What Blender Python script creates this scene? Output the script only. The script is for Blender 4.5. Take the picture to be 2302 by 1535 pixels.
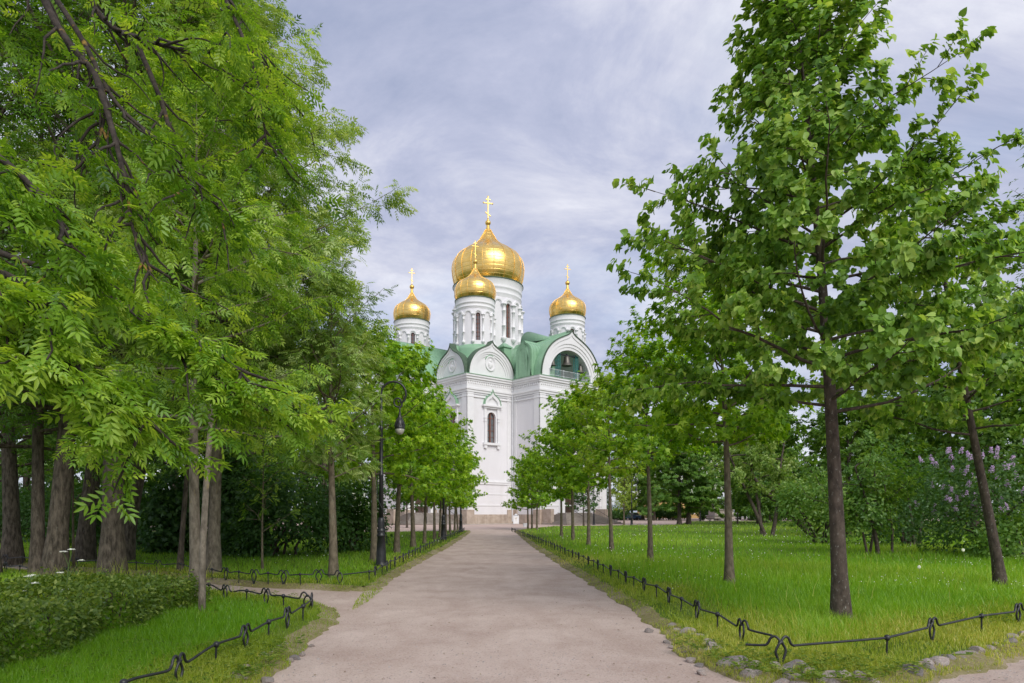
import bpy, bmesh, math, random
import numpy as np
from mathutils import Vector, Matrix
from math import sin, cos, pi, radians as R

sc = bpy.context.scene
for o in list(bpy.data.objects):
    bpy.data.objects.remove(o)

# ------------------------------------------------------------ camera, sky, sun, exposure
EYE, F = 1.65, 1535.0
cam_d = bpy.data.cameras.new('camera'); cam = bpy.data.objects.new('camera', cam_d)
sc.collection.objects.link(cam); sc.camera = cam
cam.location = (0, 0, EYE); cam.rotation_euler = (R(90), 0, 0)
cam_d.sensor_width = 36; cam_d.lens = 36 * F / 2302
cam_d.shift_x = (1151 - 1103) / 2302
cam_d.shift_y = (1150 - 767.5) / 2302
cam_d.clip_start = 0.05; cam_d.clip_end = 3000

SUN_EL, SUN_AZ = R(40), math.atan2(-0.89, 0.45)          # light comes from the right, behind the camera
sd = Vector((cos(SUN_EL) * cos(SUN_AZ), cos(SUN_EL) * sin(SUN_AZ), sin(SUN_EL)))
sun_d = bpy.data.lights.new('sun', 'SUN'); sun = bpy.data.objects.new('sun', sun_d)
sc.collection.objects.link(sun)
sun_d.energy = 1.5; sun_d.angle = R(38); sun_d.color = (1.0, 0.955, 0.89)
sun.rotation_euler = sd.to_track_quat('Z', 'Y').to_euler()

world = bpy.data.worlds.new('World'); sc.world = world; world.use_nodes = True
wt = world.node_tree; wt.nodes.clear()
def wn(t, **kw):
    n = wt.nodes.new(t)
    for k, v in kw.items(): setattr(n, k, v)
    return n
def wmath(op, a, b=None):
    n = wn('ShaderNodeMath', operation=op)
    for i, q in enumerate((a, b)):
        if q is None: continue
        if isinstance(q, (int, float)): n.inputs[i].default_value = q
        else: wt.links.new(q, n.inputs[i])
    return n.outputs[0]
def wmix(f, a, b):
    n = wn('ShaderNodeMix', data_type='RGBA'); n.clamp_factor = True
    for i, q in ((0, f), (6, a), (7, b)):
        if isinstance(q, (int, float)): n.inputs[i].default_value = q
        elif isinstance(q, tuple): n.inputs[i].default_value = (*q, 1)
        else: wt.links.new(q, n.inputs[i])
    return n.outputs[2]
def wramp(f, stops):
    n = wn('ShaderNodeValToRGB'); wt.links.new(f, n.inputs[0]); e = n.color_ramp.elements
    while len(e) < len(stops): e.new(0.5)
    for q, (p, c) in zip(e, stops): q.position = p; q.color = (*c, 1) if isinstance(c, tuple) else (c, c, c, 1)
    return n.outputs[0]
tc = wn('ShaderNodeTexCoord'); sx = wn('ShaderNodeSeparateXYZ'); wt.links.new(tc.outputs['Generated'], sx.inputs[0])
zz = wmath('ADD', wmath('MAXIMUM', sx.outputs[2], 0.0), 0.24)
cx = wn('ShaderNodeCombineXYZ')
wt.links.new(wmath('DIVIDE', sx.outputs[0], zz), cx.inputs[0]); wt.links.new(wmath('DIVIDE', sx.outputs[1], zz), cx.inputs[1])
def wnoise(scale, detail, rough, dist, loc, stretch=(1, 1, 1), rot=0):
    m = wn('ShaderNodeMapping'); m.inputs['Location'].default_value = loc; m.inputs['Scale'].default_value = stretch
    m.inputs['Rotation'].default_value = (0, 0, rot)
    wt.links.new(cx.outputs[0], m.inputs[0])
    n = wn('ShaderNodeTexNoise'); n.inputs['Scale'].default_value = scale; n.inputs['Detail'].default_value = detail
    n.inputs['Roughness'].default_value = rough; n.inputs['Distortion'].default_value = dist
    wt.links.new(m.outputs[0], n.inputs[0]); return n.outputs[0]
sky = wn('ShaderNodeTexSky', sky_type='NISHITA'); sky.sun_disc = False
sky.sun_elevation = SUN_EL; sky.sun_rotation = pi / 2 - SUN_AZ
n1 = wnoise(0.95, 7, 0.58, 0.5, (1.2, 8.8, 0), (0.9, 1.0, 1), R(20))
n2 = wnoise(2.6, 8, 0.66, 0.5, (8.1, 2.6, 0), (0.85, 1.1, 1), R(25))
nn = wmath('ADD', wmath('MULTIPLY', n1, 0.62), wmath('MULTIPLY', n2, 0.38))
SK = 5.6
cl = wramp(nn, [(0.38, (0.36 * SK, 0.41 * SK, 0.58 * SK)), (0.47, (0.50 * SK, 0.535 * SK, 0.70 * SK)),
                (0.54, (0.68 * SK, 0.70 * SK, 0.82 * SK)), (0.63, (0.95 * SK, 0.96 * SK, 1.02 * SK))])
cov = wramp(wnoise(0.8, 5, 0.55, 0.3, (9.3, 2.2, 0)), [(0.28, 0.55), (0.42, 1.0)])
low = wramp(sx.outputs[2], [(0.0, 0.8), (0.30, 1.0)])
skyc = wmix(wmath('MULTIPLY', cov, low), sky.outputs[0], cl)
bg = wn('ShaderNodeBackground'); bg.inputs[1].default_value = 0.1; wt.links.new(skyc, bg.inputs[0])
wo = wn('ShaderNodeOutputWorld'); wt.links.new(bg.outputs[0], wo.inputs[0])

sc.view_settings.view_transform = 'Standard'; sc.view_settings.look = 'None'
sc.view_settings.gamma = 1; sc.view_settings.use_curve_mapping = False
sc.view_settings.exposure = 0.9
sc.render.engine = 'CYCLES'
cy = sc.cycles
cy.max_bounces = 7; cy.diffuse_bounces = 4; cy.glossy_bounces = 3; cy.transmission_bounces = 4; cy.transparent_max_bounces = 6
cy.caustics_reflective = False; cy.caustics_refractive = False
cy.use_denoising = True

# ------------------------------------------------------------ helpers
COL = sc.collection
GL = 0.08                                   # lawn level
def P(px, py, Y):                           # a point at distance Y seen at photo pixel (px, py)
    return Vector(((px - 1103) / F * Y, Y, EYE - (py - 1150) / F * Y))
def G(px, py, h=GL):                        # the ground point (level h) seen at photo pixel
    Y = (EYE - h) * F / (py - 1150)
    return Vector(((px - 1103) / F * Y, Y, h))

def tag(o, label=None, cat=None, group=None, kind=None):
    if label: o['label'] = label
    if cat: o['category'] = cat
    if group: o['group'] = group
    if kind: o['kind'] = kind
    return o
def empty(name, loc=(0, 0, 0), rz=0, label=None, cat=None, group=None):
    o = bpy.data.objects.new(name, None); COL.objects.link(o); o.location = loc; o.rotation_euler = (0, 0, rz)
    o.empty_display_size = 0.2
    return tag(o, label, cat, group)
def place(name, me, parent=None, loc=None, rz=None):
    o = bpy.data.objects.new(name, me); COL.objects.link(o)
    if parent is not None: o.parent = parent
    if loc is not None: o.location = loc
    if rz is not None: o.rotation_euler = (0, 0, rz)
    return o
def children(o): return [c for c in bpy.data.objects if c.parent == o]
def copy_tree(o, loc, rz=None, scale=None, label=None, group=None):
    c = o.copy(); COL.objects.link(c); c.location = loc
    if rz is not None: c.rotation_euler = (0, 0, rz)
    if scale is not None: c.scale = scale
    if label: c['label'] = label
    if group: c['group'] = group
    for ch in o.children:
        d = ch.copy(); COL.objects.link(d); d.parent = c
        for g in ch.children:
            e = g.copy(); COL.objects.link(e); e.parent = d
    return c

def mesh_np(name, V, T, mat, tint=None, smooth=False):
    """triangle mesh from arrays"""
    V = np.asarray(V, np.float32); T = np.asarray(T, np.int32)
    me = bpy.data.meshes.new(name)
    me.vertices.add(len(V)); me.vertices.foreach_set('co', V.ravel())
    me.loops.add(T.size); me.loops.foreach_set('vertex_index', T.ravel())
    me.polygons.add(len(T)); me.polygons.foreach_set('loop_start', np.arange(0, T.size, T.shape[1], dtype=np.int32))
    if smooth: me.polygons.foreach_set('use_smooth', np.ones(len(T), bool))
    if tint is not None:
        a = me.attributes.new('tint', 'FLOAT', 'POINT'); a.data.foreach_set('value', np.asarray(tint, np.float32))
    me.update(calc_edges=True); me.materials.append(mat)
    return me

class MB:
    """collects shapes; build() links them as ONE mesh object"""
    def __init__(s): s.v = []; s.f = []; s.m = []; s.sm = []
    def add(s, vs, fs, mi=0, sm=False):
        b = len(s.v); s.v += [tuple(p) for p in vs]
        for f in fs: s.f.append(tuple(i + b for i in f)); s.m.append(mi); s.sm.append(sm)
    def box(s, x0, x1, y0, y1, z0, z1, mi=0):
        s.add([(x0, y0, z0), (x1, y0, z0), (x1, y1, z0), (x0, y1, z0), (x0, y0, z1), (x1, y0, z1), (x1, y1, z1), (x0, y1, z1)],
              [(0, 3, 2, 1), (4, 5, 6, 7), (0, 1, 5, 4), (1, 2, 6, 5), (2, 3, 7, 6), (3, 0, 4, 7)], mi)
    def lathe(s, prof, n=24, c=(0, 0, 0), mi=0, sm=True, cap=True, a0=0, a1=2 * pi):
        full = abs(a1 - a0 - 2 * pi) < 1e-6; k = n if full else n + 1; vs = []
        for r, z in prof:
            for i in range(k):
                a = a0 + (a1 - a0) * i / n; vs.append((c[0] + r * cos(a), c[1] + r * sin(a), c[2] + z))
        fs = []
        for j in range(len(prof) - 1):
            for i in range(n):
                i2 = (i + 1) % k
                fs.append((j * k + i, j * k + i2, (j + 1) * k + i2, (j + 1) * k + i))
        s.add(vs, fs, mi, sm)
        if cap and full:
            for j, fl in ((0, True), (len(prof) - 1, False)):
                if prof[j][0] > 1e-4:
                    b = len(s.v) - len(vs) + j * k; f = tuple(range(b, b + k)); s.f.append(f[::-1] if fl else f); s.m.append(mi); s.sm.append(False)
    def tube(s, pts, rad, n=6, mi=0, sm=True):
        pts = [Vector(p) for p in pts]; N = len(pts)
        if not hasattr(rad, '__len__'): rad = [rad] * N
        t0 = (pts[1] - pts[0]).normalized()
        up = Vector((0, 0, 1)) if abs(t0.z) < 0.9 else Vector((1, 0, 0))
        u = t0.cross(up).normalized(); vs = []
        for i in range(N):
            t = (pts[min(i + 1, N - 1)] - pts[max(i - 1, 0)]).normalized()
            u = (u - t * u.dot(t)).normalized(); w = t.cross(u)
            for k in range(n):
                a = 2 * pi * k / n; vs.append(pts[i] + (u * cos(a) + w * sin(a)) * rad[i])
        fs = [(j * n + k, j * n + (k + 1) % n, (j + 1) * n + (k + 1) % n, (j + 1) * n + k) for j in range(N - 1) for k in range(n)]
        s.add(vs, fs, mi, sm)
        s.add(vs[:n], [tuple(range(n))[::-1]], mi); s.add(vs[-n:], [tuple(range(n))], mi)
    def prism(s, poly, mp, d0, d1, mi=0, caps=True):
        """poly (s,z) extruded between depths d0,d1, mapped by mp(s,d,z)"""
        n = len(poly); vs = [mp(a, d0, b) for a, b in poly] + [mp(a, d1, b) for a, b in poly]
        fs = [(i, (i + 1) % n, n + (i + 1) % n, n + i) for i in range(n)]
        if caps: fs += [tuple(range(n))[::-1], tuple(range(n, 2 * n))]
        s.add(vs, fs, mi)
    def ring(s, outer, inner, mp, d0, d1, mi=0):
        """open band between two polylines with the same count, extruded"""
        n = len(outer); vs = []
        for d in (d0, d1): vs += [mp(a, d, b) for a, b in outer] + [mp(a, d, b) for a, b in inner]
        fs = []
        for i in range(n - 1):
            o0, o1, i0, i1 = i, i + 1, n + i, n + i + 1; q = 2 * n
            fs += [(o0, o1, i1, i0), (q + o0, q + i0, q + i1, q + o1), (o0, q + o0, q + o1, o1), (i0, i1, q + i1, q + i0)]
        fs += [(0, n, 3 * n, 2 * n), (n - 1, 3 * n - 1, 4 * n - 1, 2 * n - 1)]
        s.add(vs, fs, mi)
    def mesh(s, name, mats, bevel=0):
        me = bpy.data.meshes.new(name); me.from_pydata(s.v, [], s.f)
        for m in (mats if isinstance(mats, (list, tuple)) else [mats]): me.materials.append(m)
        me.polygons.foreach_set('material_index', s.m); me.polygons.foreach_set('use_smooth', s.sm); me.update()
        bm = bmesh.new(); bm.from_mesh(me); bmesh.ops.recalc_face_normals(bm, faces=bm.faces)
        if bevel:
            bmesh.ops.remove_doubles(bm, verts=bm.verts, dist=1e-4)
            ed = [e for e in bm.edges if len(e.link_faces) == 2 and e.calc_face_angle() > 0.6]
            bmesh.ops.bevel(bm, geom=ed, offset=bevel, segments=2, affect='EDGES', profile=0.6)
        bm.to_mesh(me); bm.free()
        return me
    def build(s, name, mats, parent=None, bevel=0): return place(name, s.mesh(name, mats, bevel), parent)

# ------------------------------------------------------------ materials
def material(name):
    m = bpy.data.materials.new(name); m.use_nodes = True; nt = m.node_tree; nt.nodes.clear()
    out = nt.nodes.new('ShaderNodeOutputMaterial'); return m, nt, out
def _n(nt, t, **kw):
    n = nt.nodes.new(t)
    for k, v in kw.items(): setattr(n, k, v)
    return n
def ramp(nt, f, stops):
    n = nt.nodes.new('ShaderNodeValToRGB'); nt.links.new(f, n.inputs[0]); e = n.color_ramp.elements
    while len(e) < len(stops): e.new(0.5)
    for q, (p, c) in zip(e, stops): q.position = p; q.color = (*c, 1) if isinstance(c, tuple) else (c, c, c, 1)
    return n.outputs[0]
def noise(nt, scale, detail=4, rough=0.55, co=None, stretch=None, dist=0):
    if co is None: co = nt.nodes.new('ShaderNodeTexCoord').outputs['Object']
    if stretch:
        m = nt.nodes.new('ShaderNodeMapping'); m.inputs['Scale'].default_value = stretch; nt.links.new(co, m.inputs[0]); co = m.outputs[0]
    n = nt.nodes.new('ShaderNodeTexNoise'); nt.links.new(co, n.inputs[0])
    n.inputs['Scale'].default_value = scale; n.inputs['Detail'].default_value = detail; n.inputs['Roughness'].default_value = rough
    n.inputs['Distortion'].default_value = dist
    return n.outputs[0]
def mixc(nt, f, a, b, mode='MIX'):
    n = nt.nodes.new('ShaderNodeMix'); n.data_type = 'RGBA'; n.blend_type = mode
    for i, q in ((0, f), (6, a), (7, b)):
        if isinstance(q, (int, float)): n.inputs[i].default_value = q
        elif isinstance(q, tuple): n.inputs[i].default_value = (*q, 1)
        else: nt.links.new(q, n.inputs[i])
    return n.outputs[2]
def surface(name, c1, c2, scale=4, rough=0.7, metal=0, bump=0.0, bscale=None, stretch=None, detail=5, spec=0.4, world=False, third=None, coat=0):
    """two-tone noisy surface with fine relief"""
    m, nt, out = material(name)
    co = _n(nt, 'ShaderNodeNewGeometry').outputs['Position'] if world else _n(nt, 'ShaderNodeTexCoord').outputs['Object']
    f = noise(nt, scale, detail, 0.6, co, stretch)
    c = ramp(nt, f, [(0.35, c1), (0.65, c2)])
    if third:
        g = noise(nt, third[1], 4, 0.6, co, stretch); c = mixc(nt, ramp(nt, g, [(third[2], 0.0), (third[2] + 0.1, 1.0)]), c, third[0])
    p = _n(nt, 'ShaderNodeBsdfPrincipled'); nt.links.new(c, p.inputs['Base Color'])
    p.inputs['Roughness'].default_value = rough; p.inputs['Metallic'].default_value = metal; p.inputs['Specular IOR Level'].default_value = spec
    p.inputs['Coat Weight'].default_value = coat
    if bump:
        b = _n(nt, 'ShaderNodeBump'); b.inputs['Strength'].default_value = 1.0; b.inputs['Distance'].default_value = bump
        nt.links.new(noise(nt, bscale or scale * 4, 5, 0.65, co, stretch), b.inputs['Height']); nt.links.new(b.outputs[0], p.inputs['Normal'])
    nt.links.new(p.outputs[0], out.inputs[0]); return m
def leaf_mat(name, dark, mid, light, trans=0.35, tcol=None, gloss=0.028, grough=0.45):
    m, nt, out = material(name)
    at = _n(nt, 'ShaderNodeAttribute'); at.attribute_name = 'tint'
    c = ramp(nt, at.outputs['Fac'], [(0.0, dark), (0.5, mid), (1.0, light)])
    d = _n(nt, 'ShaderNodeBsdfDiffuse'); nt.links.new(c, d.inputs[0])
    t = _n(nt, 'ShaderNodeBsdfTranslucent')
    tq = tcol or (1.25, 1.15, 0.5); tc_ = mixc(nt, 1.0, c, tuple(q * trans * 2.4 for q in tq), 'MULTIPLY'); nt.links.new(tc_, t.inputs[0])
    mx = _n(nt, 'ShaderNodeAddShader')      # a thin leaf reflects and transmits
    nt.links.new(d.outputs[0], mx.inputs[0]); nt.links.new(t.outputs[0], mx.inputs[1])
    g = _n(nt, 'ShaderNodeBsdfGlossy'); g.inputs['Roughness'].default_value = grough; g.inputs[0].default_value = (0.9, 0.95, 1, 1)
    m2 = _n(nt, 'ShaderNodeMixShader'); m2.inputs[0].default_value = gloss
    nt.links.new(mx.outputs[0], m2.inputs[1]); nt.links.new(g.outputs[0], m2.inputs[2])
    nt.links.new(m2.outputs[0], out.inputs[0]); return m

M = {}
M['plaster'] = surface('white_plaster', (0.715, 0.708, 0.728), (0.77, 0.762, 0.782), 0.5, 0.75, bump=0.004, bscale=6, stretch=(1, 1, 0.35), third=((0.70, 0.69, 0.69), 0.3, 0.60))
M['trim'] = surface('white_trim', (0.735, 0.735, 0.742), (0.785, 0.785, 0.792), 1.2, 0.7, bump=0.004, bscale=8)
M['granite'] = surface('plinth_granite', (0.36, 0.29, 0.23), (0.50, 0.42, 0.35), 1.6, 0.75, bump=0.01, bscale=14, third=((0.28, 0.24, 0.21), 0.9, 0.62))
M['green'] = surface('green_metal', (0.205, 0.375, 0.235), (0.26, 0.44, 0.285), 0.8, 0.45, bump=0.004, bscale=3, third=((0.29, 0.48, 0.31), 0.5, 0.6))
M['green_dark'] = surface('green_eave', (0.05, 0.09, 0.055), (0.08, 0.13, 0.08), 2, 0.6)
def gold_mat():
    m, nt, out = material('gilded_sheet')
    co = _n(nt, 'ShaderNodeTexCoord').outputs['Object']
    p = _n(nt, 'ShaderNodeBsdfPrincipled'); p.inputs['Metallic'].default_value = 1
    f = noise(nt, 1.3, 3, 0.5, co, (1, 1, 3)); c = ramp(nt, f, [(0.3, (0.86, 0.56, 0.14)), (0.7, (0.94, 0.68, 0.25))])
    nt.links.new(c, p.inputs['Base Color'])
    w = _n(nt, 'ShaderNodeTexWave'); w.wave_type = 'BANDS'; w.bands_direction = 'Z'; w.inputs['Scale'].default_value = 0.55
    nt.links.new(co, w.inputs[0])
    line = ramp(nt, w.outputs[1], [(0.0, 0.4), (0.06, 1.0)])
    ad = _n(nt, 'ShaderNodeMath', operation='MULTIPLY_ADD'); nt.links.new(noise(nt, 3.0, 3, 0.5, co), ad.inputs[0]); ad.inputs[1].default_value = 0.12; nt.links.new(line, ad.inputs[2])
    b = _n(nt, 'ShaderNodeBump'); b.inputs['Distance'].default_value = 0.02; nt.links.new(ad.outputs[0], b.inputs['Height'])
    nt.links.new(b.outputs[0], p.inputs['Normal'])
    r = ramp(nt, noise(nt, 0.8, 3, 0.5, co), [(0.35, 0.24), (0.65, 0.34)]); nt.links.new(r, p.inputs['Roughness'])
    nt.links.new(p.outputs[0], out.inputs[0]); return m
M['gold'] = gold_mat()
M['gold_rib'] = surface('gilded_rib', (0.82, 0.54, 0.14), (0.9, 0.62, 0.2), 2, 0.42, metal=1)
M['brown'] = surface('brown_frame', (0.17, 0.055, 0.03), (0.24, 0.085, 0.045), 3, 0.5)
M['glass'] = surface('window_glass', (0.08, 0.09, 0.095), (0.15, 0.16, 0.165), 0.6, 0.06, spec=1.0, coat=0.6)
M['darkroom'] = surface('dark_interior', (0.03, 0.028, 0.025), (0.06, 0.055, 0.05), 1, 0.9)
M['bronze'] = surface('bell_bronze', (0.10, 0.095, 0.085), (0.17, 0.16, 0.14), 3, 0.45, metal=0.6)
M['teal'] = surface('teal_paint', (0.03, 0.24, 0.24), (0.05, 0.32, 0.32), 3, 0.5)
M['pipe'] = surface('downpipe_zinc', (0.62, 0.63, 0.66), (0.72, 0.73, 0.76), 2, 0.4)
M['step'] = surface('stair_stone', (0.34, 0.30, 0.27), (0.47, 0.43, 0.39), 1.2, 0.8, bump=0.01, bscale=10)
M['iron'] = surface('black_iron', (0.012, 0.013, 0.016), (0.026, 0.027, 0.031), 9, 0.42, bump=0.002, bscale=40, spec=0.55)
M['wood_door'] = surface('dark_door', (0.05, 0.03, 0.02), (0.08, 0.05, 0.035), 2, 0.6, stretch=(4, 4, 0.6))
M['bark_grey'] = surface('bark_grey', (0.050, 0.040, 0.030), (0.185, 0.152, 0.118), 15, 0.9, bump=0.05, bscale=24, stretch=(1, 1, 0.30), third=((0.20, 0.19, 0.155), 26, 0.63), world=False)
M['bark_young'] = surface('bark_young', (0.085, 0.07, 0.046), (0.20, 0.165, 0.115), 12, 0.85, bump=0.012, bscale=26, stretch=(1, 1, 0.5), third=((0.19, 0.18, 0.13), 7, 0.58))
M['bark_dark'] = surface('bark_dark', (0.045, 0.034, 0.026), (0.11, 0.085, 0.066), 14, 0.85, bump=0.012, bscale=24, stretch=(1, 1, 0.55), third=((0.24, 0.235, 0.21), 30, 0.60))
M['bark_pale'] = surface('bark_pale', (0.11, 0.092, 0.068), (0.26, 0.225, 0.175), 13, 0.9, bump=0.02, bscale=26, stretch=(1, 1, 0.45), third=((0.30, 0.24, 0.10), 6, 0.64))
M['bark_lichen'] = surface('bark_lichen', (0.022, 0.017, 0.013), (0.06, 0.048, 0.038), 14, 0.9, bump=0.012, bscale=30, third=((0.30, 0.19, 0.03), 5, 0.62))
M['stone'] = surface('field_stone', (0.30, 0.285, 0.27), (0.54, 0.51, 0.49), 9, 0.85, bump=0.02, bscale=24, third=((0.42, 0.32, 0.29), 3, 0.55))
def per_object_tone(m, lo, hi):
    nt = m.node_tree; p = [n for n in nt.nodes if n.type == 'BSDF_PRINCIPLED'][0]; l = p.inputs['Base Color'].links[0]; src = l.from_socket
    oi = nt.nodes.new('ShaderNodeObjectInfo'); c = ramp(nt, oi.outputs['Random'], [(0.0, lo), (1.0, hi)]); nt.links.new(mixc(nt, 1.0, src, c, 'MULTIPLY'), p.inputs['Base Color'])
per_object_tone(M['stone'], (0.7, 0.68, 0.68), (1.3, 1.18, 1.1)); per_object_tone(M['granite'], (0.88, 0.88, 0.9), (1.08, 1.06, 1.04))

# leaves
M['lime'] = leaf_mat('lime_leaf', (0.045, 0.105, 0.012), (0.115, 0.215, 0.028), (0.29, 0.38, 0.10), 0.38, gloss=0.02)
M['maple'] = leaf_mat('maple_leaf', (0.055, 0.135, 0.006), (0.135, 0.25, 0.010), (0.27, 0.375, 0.028), 0.40, gloss=0.02)
M['maple_pale'] = leaf_mat('maple_leaf_pale', (0.10, 0.18, 0.010), (0.18, 0.27, 0.018), (0.27, 0.34, 0.035), 0.42)
M['ash'] = leaf_mat('ash_leaf', (0.04, 0.10, 0.008), (0.108, 0.202, 0.014), (0.25, 0.34, 0.045), 0.42)
M['ash_far'] = leaf_mat('ash_leaf_far', (0.05, 0.11, 0.015), (0.13, 0.21, 0.037), (0.30, 0.37, 0.15), 0.40)
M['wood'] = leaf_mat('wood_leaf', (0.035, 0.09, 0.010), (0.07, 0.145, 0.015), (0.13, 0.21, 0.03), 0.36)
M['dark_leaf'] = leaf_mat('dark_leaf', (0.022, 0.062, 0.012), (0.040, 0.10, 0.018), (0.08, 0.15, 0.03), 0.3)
M['chestnut'] = leaf_mat('chestnut_leaf', (0.04, 0.10, 0.012), (0.075, 0.16, 0.02), (0.15, 0.235, 0.045), 0.36)
M['hedge'] = leaf_mat('hedge_leaf', (0.034, 0.072, 0.009), (0.08, 0.135, 0.016), (0.19, 0.24, 0.045), 0.32)
M['yellowgreen'] = leaf_mat('hornbeam_leaf', (0.12, 0.19, 0.025), (0.19, 0.27, 0.04), (0.30, 0.36, 0.07), 0.4)
M['grass'] = leaf_mat('grass_blade', (0.075, 0.175, 0.006), (0.13, 0.25, 0.009), (0.27, 0.35, 0.055), 0.44, gloss=0.03)
M['verge'] = leaf_mat('verge_blade', (0.11, 0.175, 0.010), (0.19, 0.245, 0.018), (0.40, 0.36, 0.11), 0.40, gloss=0.03)
M['lilac'] = leaf_mat('lilac_flower', (0.36, 0.25, 0.40), (0.50, 0.37, 0.53), (0.66, 0.54, 0.68), 0.25, tcol=(1, 1, 1))
M['white_flower'] = leaf_mat('white_flower', (0.62, 0.62, 0.56), (0.74, 0.74, 0.68), (0.82, 0.82, 0.78), 0.25, tcol=(1, 1, 1))
M['stem'] = surface('green_stem', (0.09, 0.16, 0.04), (0.14, 0.22, 0.06), 20, 0.7)

def ground_mat(name, stops, fine, coarse, bumpd=0.012, speck=None, wear=None):
    m, nt, out = material(name)
    co = _n(nt, 'ShaderNodeNewGeometry').outputs['Position']
    a = noise(nt, coarse, 6, 0.6, co, dist=0.4); b = noise(nt, fine, 4, 0.7, co)
    ad = _n(nt, 'ShaderNodeMath', operation='MULTIPLY_ADD'); nt.links.new(b, ad.inputs[0]); ad.inputs[1].default_value = 0.42
    ms = _n(nt, 'ShaderNodeMath', operation='MULTIPLY'); nt.links.new(a, ms.inputs[0]); ms.inputs[1].default_value = 0.58; nt.links.new(ms.outputs[0], ad.inputs[2])
    c = ramp(nt, ad.outputs[0], stops)
    if wear: c = mixc(nt, ramp(nt, noise(nt, wear[0], 6, 0.62, co, (1.0, 0.35, 1), 0.5), [(0.42, 0.0), (0.62, wear[2])]), c, wear[1])
    if speck:
        v = _n(nt, 'ShaderNodeTexVoronoi'); v.inputs['Scale'].default_value = speck[0]; nt.links.new(co, v.inputs[0])
        s = _n(nt, 'ShaderNodeSeparateColor'); nt.links.new(v.outputs['Color'], s.inputs[0])
        c = mixc(nt, ramp(nt, s.outputs[0], [(0.0, 0.55), (0.12, 0.0)]), c, speck[1])
        c = mixc(nt, ramp(nt, s.outputs[1], [(0.88, 0.0), (1.0, 0.45)]), c, speck[2])
    p = _n(nt, 'ShaderNodeBsdfPrincipled'); nt.links.new(c, p.inputs['Base Color']); p.inputs['Roughness'].default_value = 0.95; p.inputs['Specular IOR Level'].default_value = 0.15
    bp = _n(nt, 'ShaderNodeBump'); bp.inputs['Distance'].default_value = bumpd; nt.links.new(noise(nt, fine * 0.6, 5, 0.75, co), bp.inputs['Height'])
    nt.links.new(bp.outputs[0], p.inputs['Normal']); nt.links.new(p.outputs[0], out.inputs[0]); return m
M['path'] = ground_mat('gravel_path', [(0.34, (0.385, 0.29, 0.245)), (0.48, (0.49, 0.39, 0.34)), (0.62, (0.575, 0.47, 0.415))], 38, 0.9, wear=(2.3, (0.36, 0.26, 0.215), 0.32), speck=(60, (0.24, 0.17, 0.14), (0.55, 0.48, 0.43)))
M['plaza'] = ground_mat('pink_gravel', [(0.34, (0.42, 0.31, 0.265)), (0.5, (0.48, 0.37, 0.32)), (0.66, (0.53, 0.43, 0.38))], 12, 0.3)
M['soil'] = ground_mat('lawn_soil', [(0.34, (0.06, 0.105, 0.010)), (0.5, (0.09, 0.15, 0.014)), (0.68, (0.15, 0.17, 0.045))], 22, 0.7)
M['verge_soil'] = ground_mat('verge_soil', [(0.34, (0.13, 0.13, 0.035)), (0.48, (0.21, 0.185, 0.085)), (0.62, (0.33, 0.27, 0.19))], 20, 1.1)
# ------------------------------------------------------------ ground, paths, lawns
def jitter_line(pts, step, amp, seed, closed=True):
    rng = np.random.default_rng(seed); out = []
    n = len(pts)
    for i in range(n if closed else n - 1):
        a = np.array(pts[i], float); b = np.array(pts[(i + 1) % n], float); L = np.linalg.norm(b - a)
        k = max(1, int(L / step(0.5 * (a[1] + b[1]), L)))
        nr = np.array([-(b - a)[1], (b - a)[0]]) / max(L, 1e-6)
        for j in range(k):
            t = j / k; q = a + (b - a) * t
            w = min(amp, 0.3 * L) * (0.6 * sin(q[0] * 3.1 + q[1] * 4.3 + seed) * sin(q[0] * 1.3 - q[1] * 1.7) + 0.7 * rng.uniform(-1, 1))
            out.append(q + nr * w)
    return np.array(out)
def flat_sheet(name, poly, z, mat, kind='structure'):
    bm = bmesh.new(); f = bm.faces.new([bm.verts.new((x, y, z)) for x, y in poly])
    if f.normal.z < 0: f.normal_flip()
    bmesh.ops.triangulate(bm, faces=[f]); bm.normal_update()
    for f in bm.faces:
        if f.normal.z < 0: f.normal_flip()
    me = bpy.data.meshes.new(name); bm.to_mesh(me); bm.free(); me.materials.append(mat)
    return tag(place(name, me), kind=kind)
def lawn_sheet(name, poly, mat, mat2):
    """raised lawn: a sloping verge ring, then a level top"""
    n = len(poly); nx = np.roll(poly, -1, 0) - np.roll(poly, 1, 0)
    ar = 0.5 * np.sum(poly[:, 0] * np.roll(poly[:, 1], -1) - np.roll(poly[:, 0], -1) * poly[:, 1])
    nr = np.stack([-nx[:, 1], nx[:, 0]], 1) * np.sign(ar); nr /= np.maximum(np.linalg.norm(nr, axis=1, keepdims=True), 1e-6)
    for _ in range(3): nr = (np.roll(nr, 1, 0) + nr + np.roll(nr, -1, 0)) / 3
    bm = bmesh.new(); rings = []
    for off, z in ((-0.05, -0.02), (0.06, 0.03), (0.28, GL)):
        rings.append([bm.verts.new((p[0] + q[0] * off, p[1] + q[1] * off, z)) for p, q in zip(poly, nr)])
    for a, b in zip(rings, rings[1:]):
        for i in range(n):
            f = bm.faces.new((a[i], a[(i + 1) % n], b[(i + 1) % n], b[i])); f.material_index = 1; f.smooth = True
    f = bm.faces.new(rings[-1]); bmesh.ops.triangulate(bm, faces=[f]); bm.normal_update()
    for f in bm.faces:
        if f.normal.z < 0: f.normal_flip()
    me = bpy.data.meshes.new(name); bm.to_mesh(me); bm.free(); me.materials.append(mat); me.materials.append(mat2)
    return tag(place(name, me), kind='structure')
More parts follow.
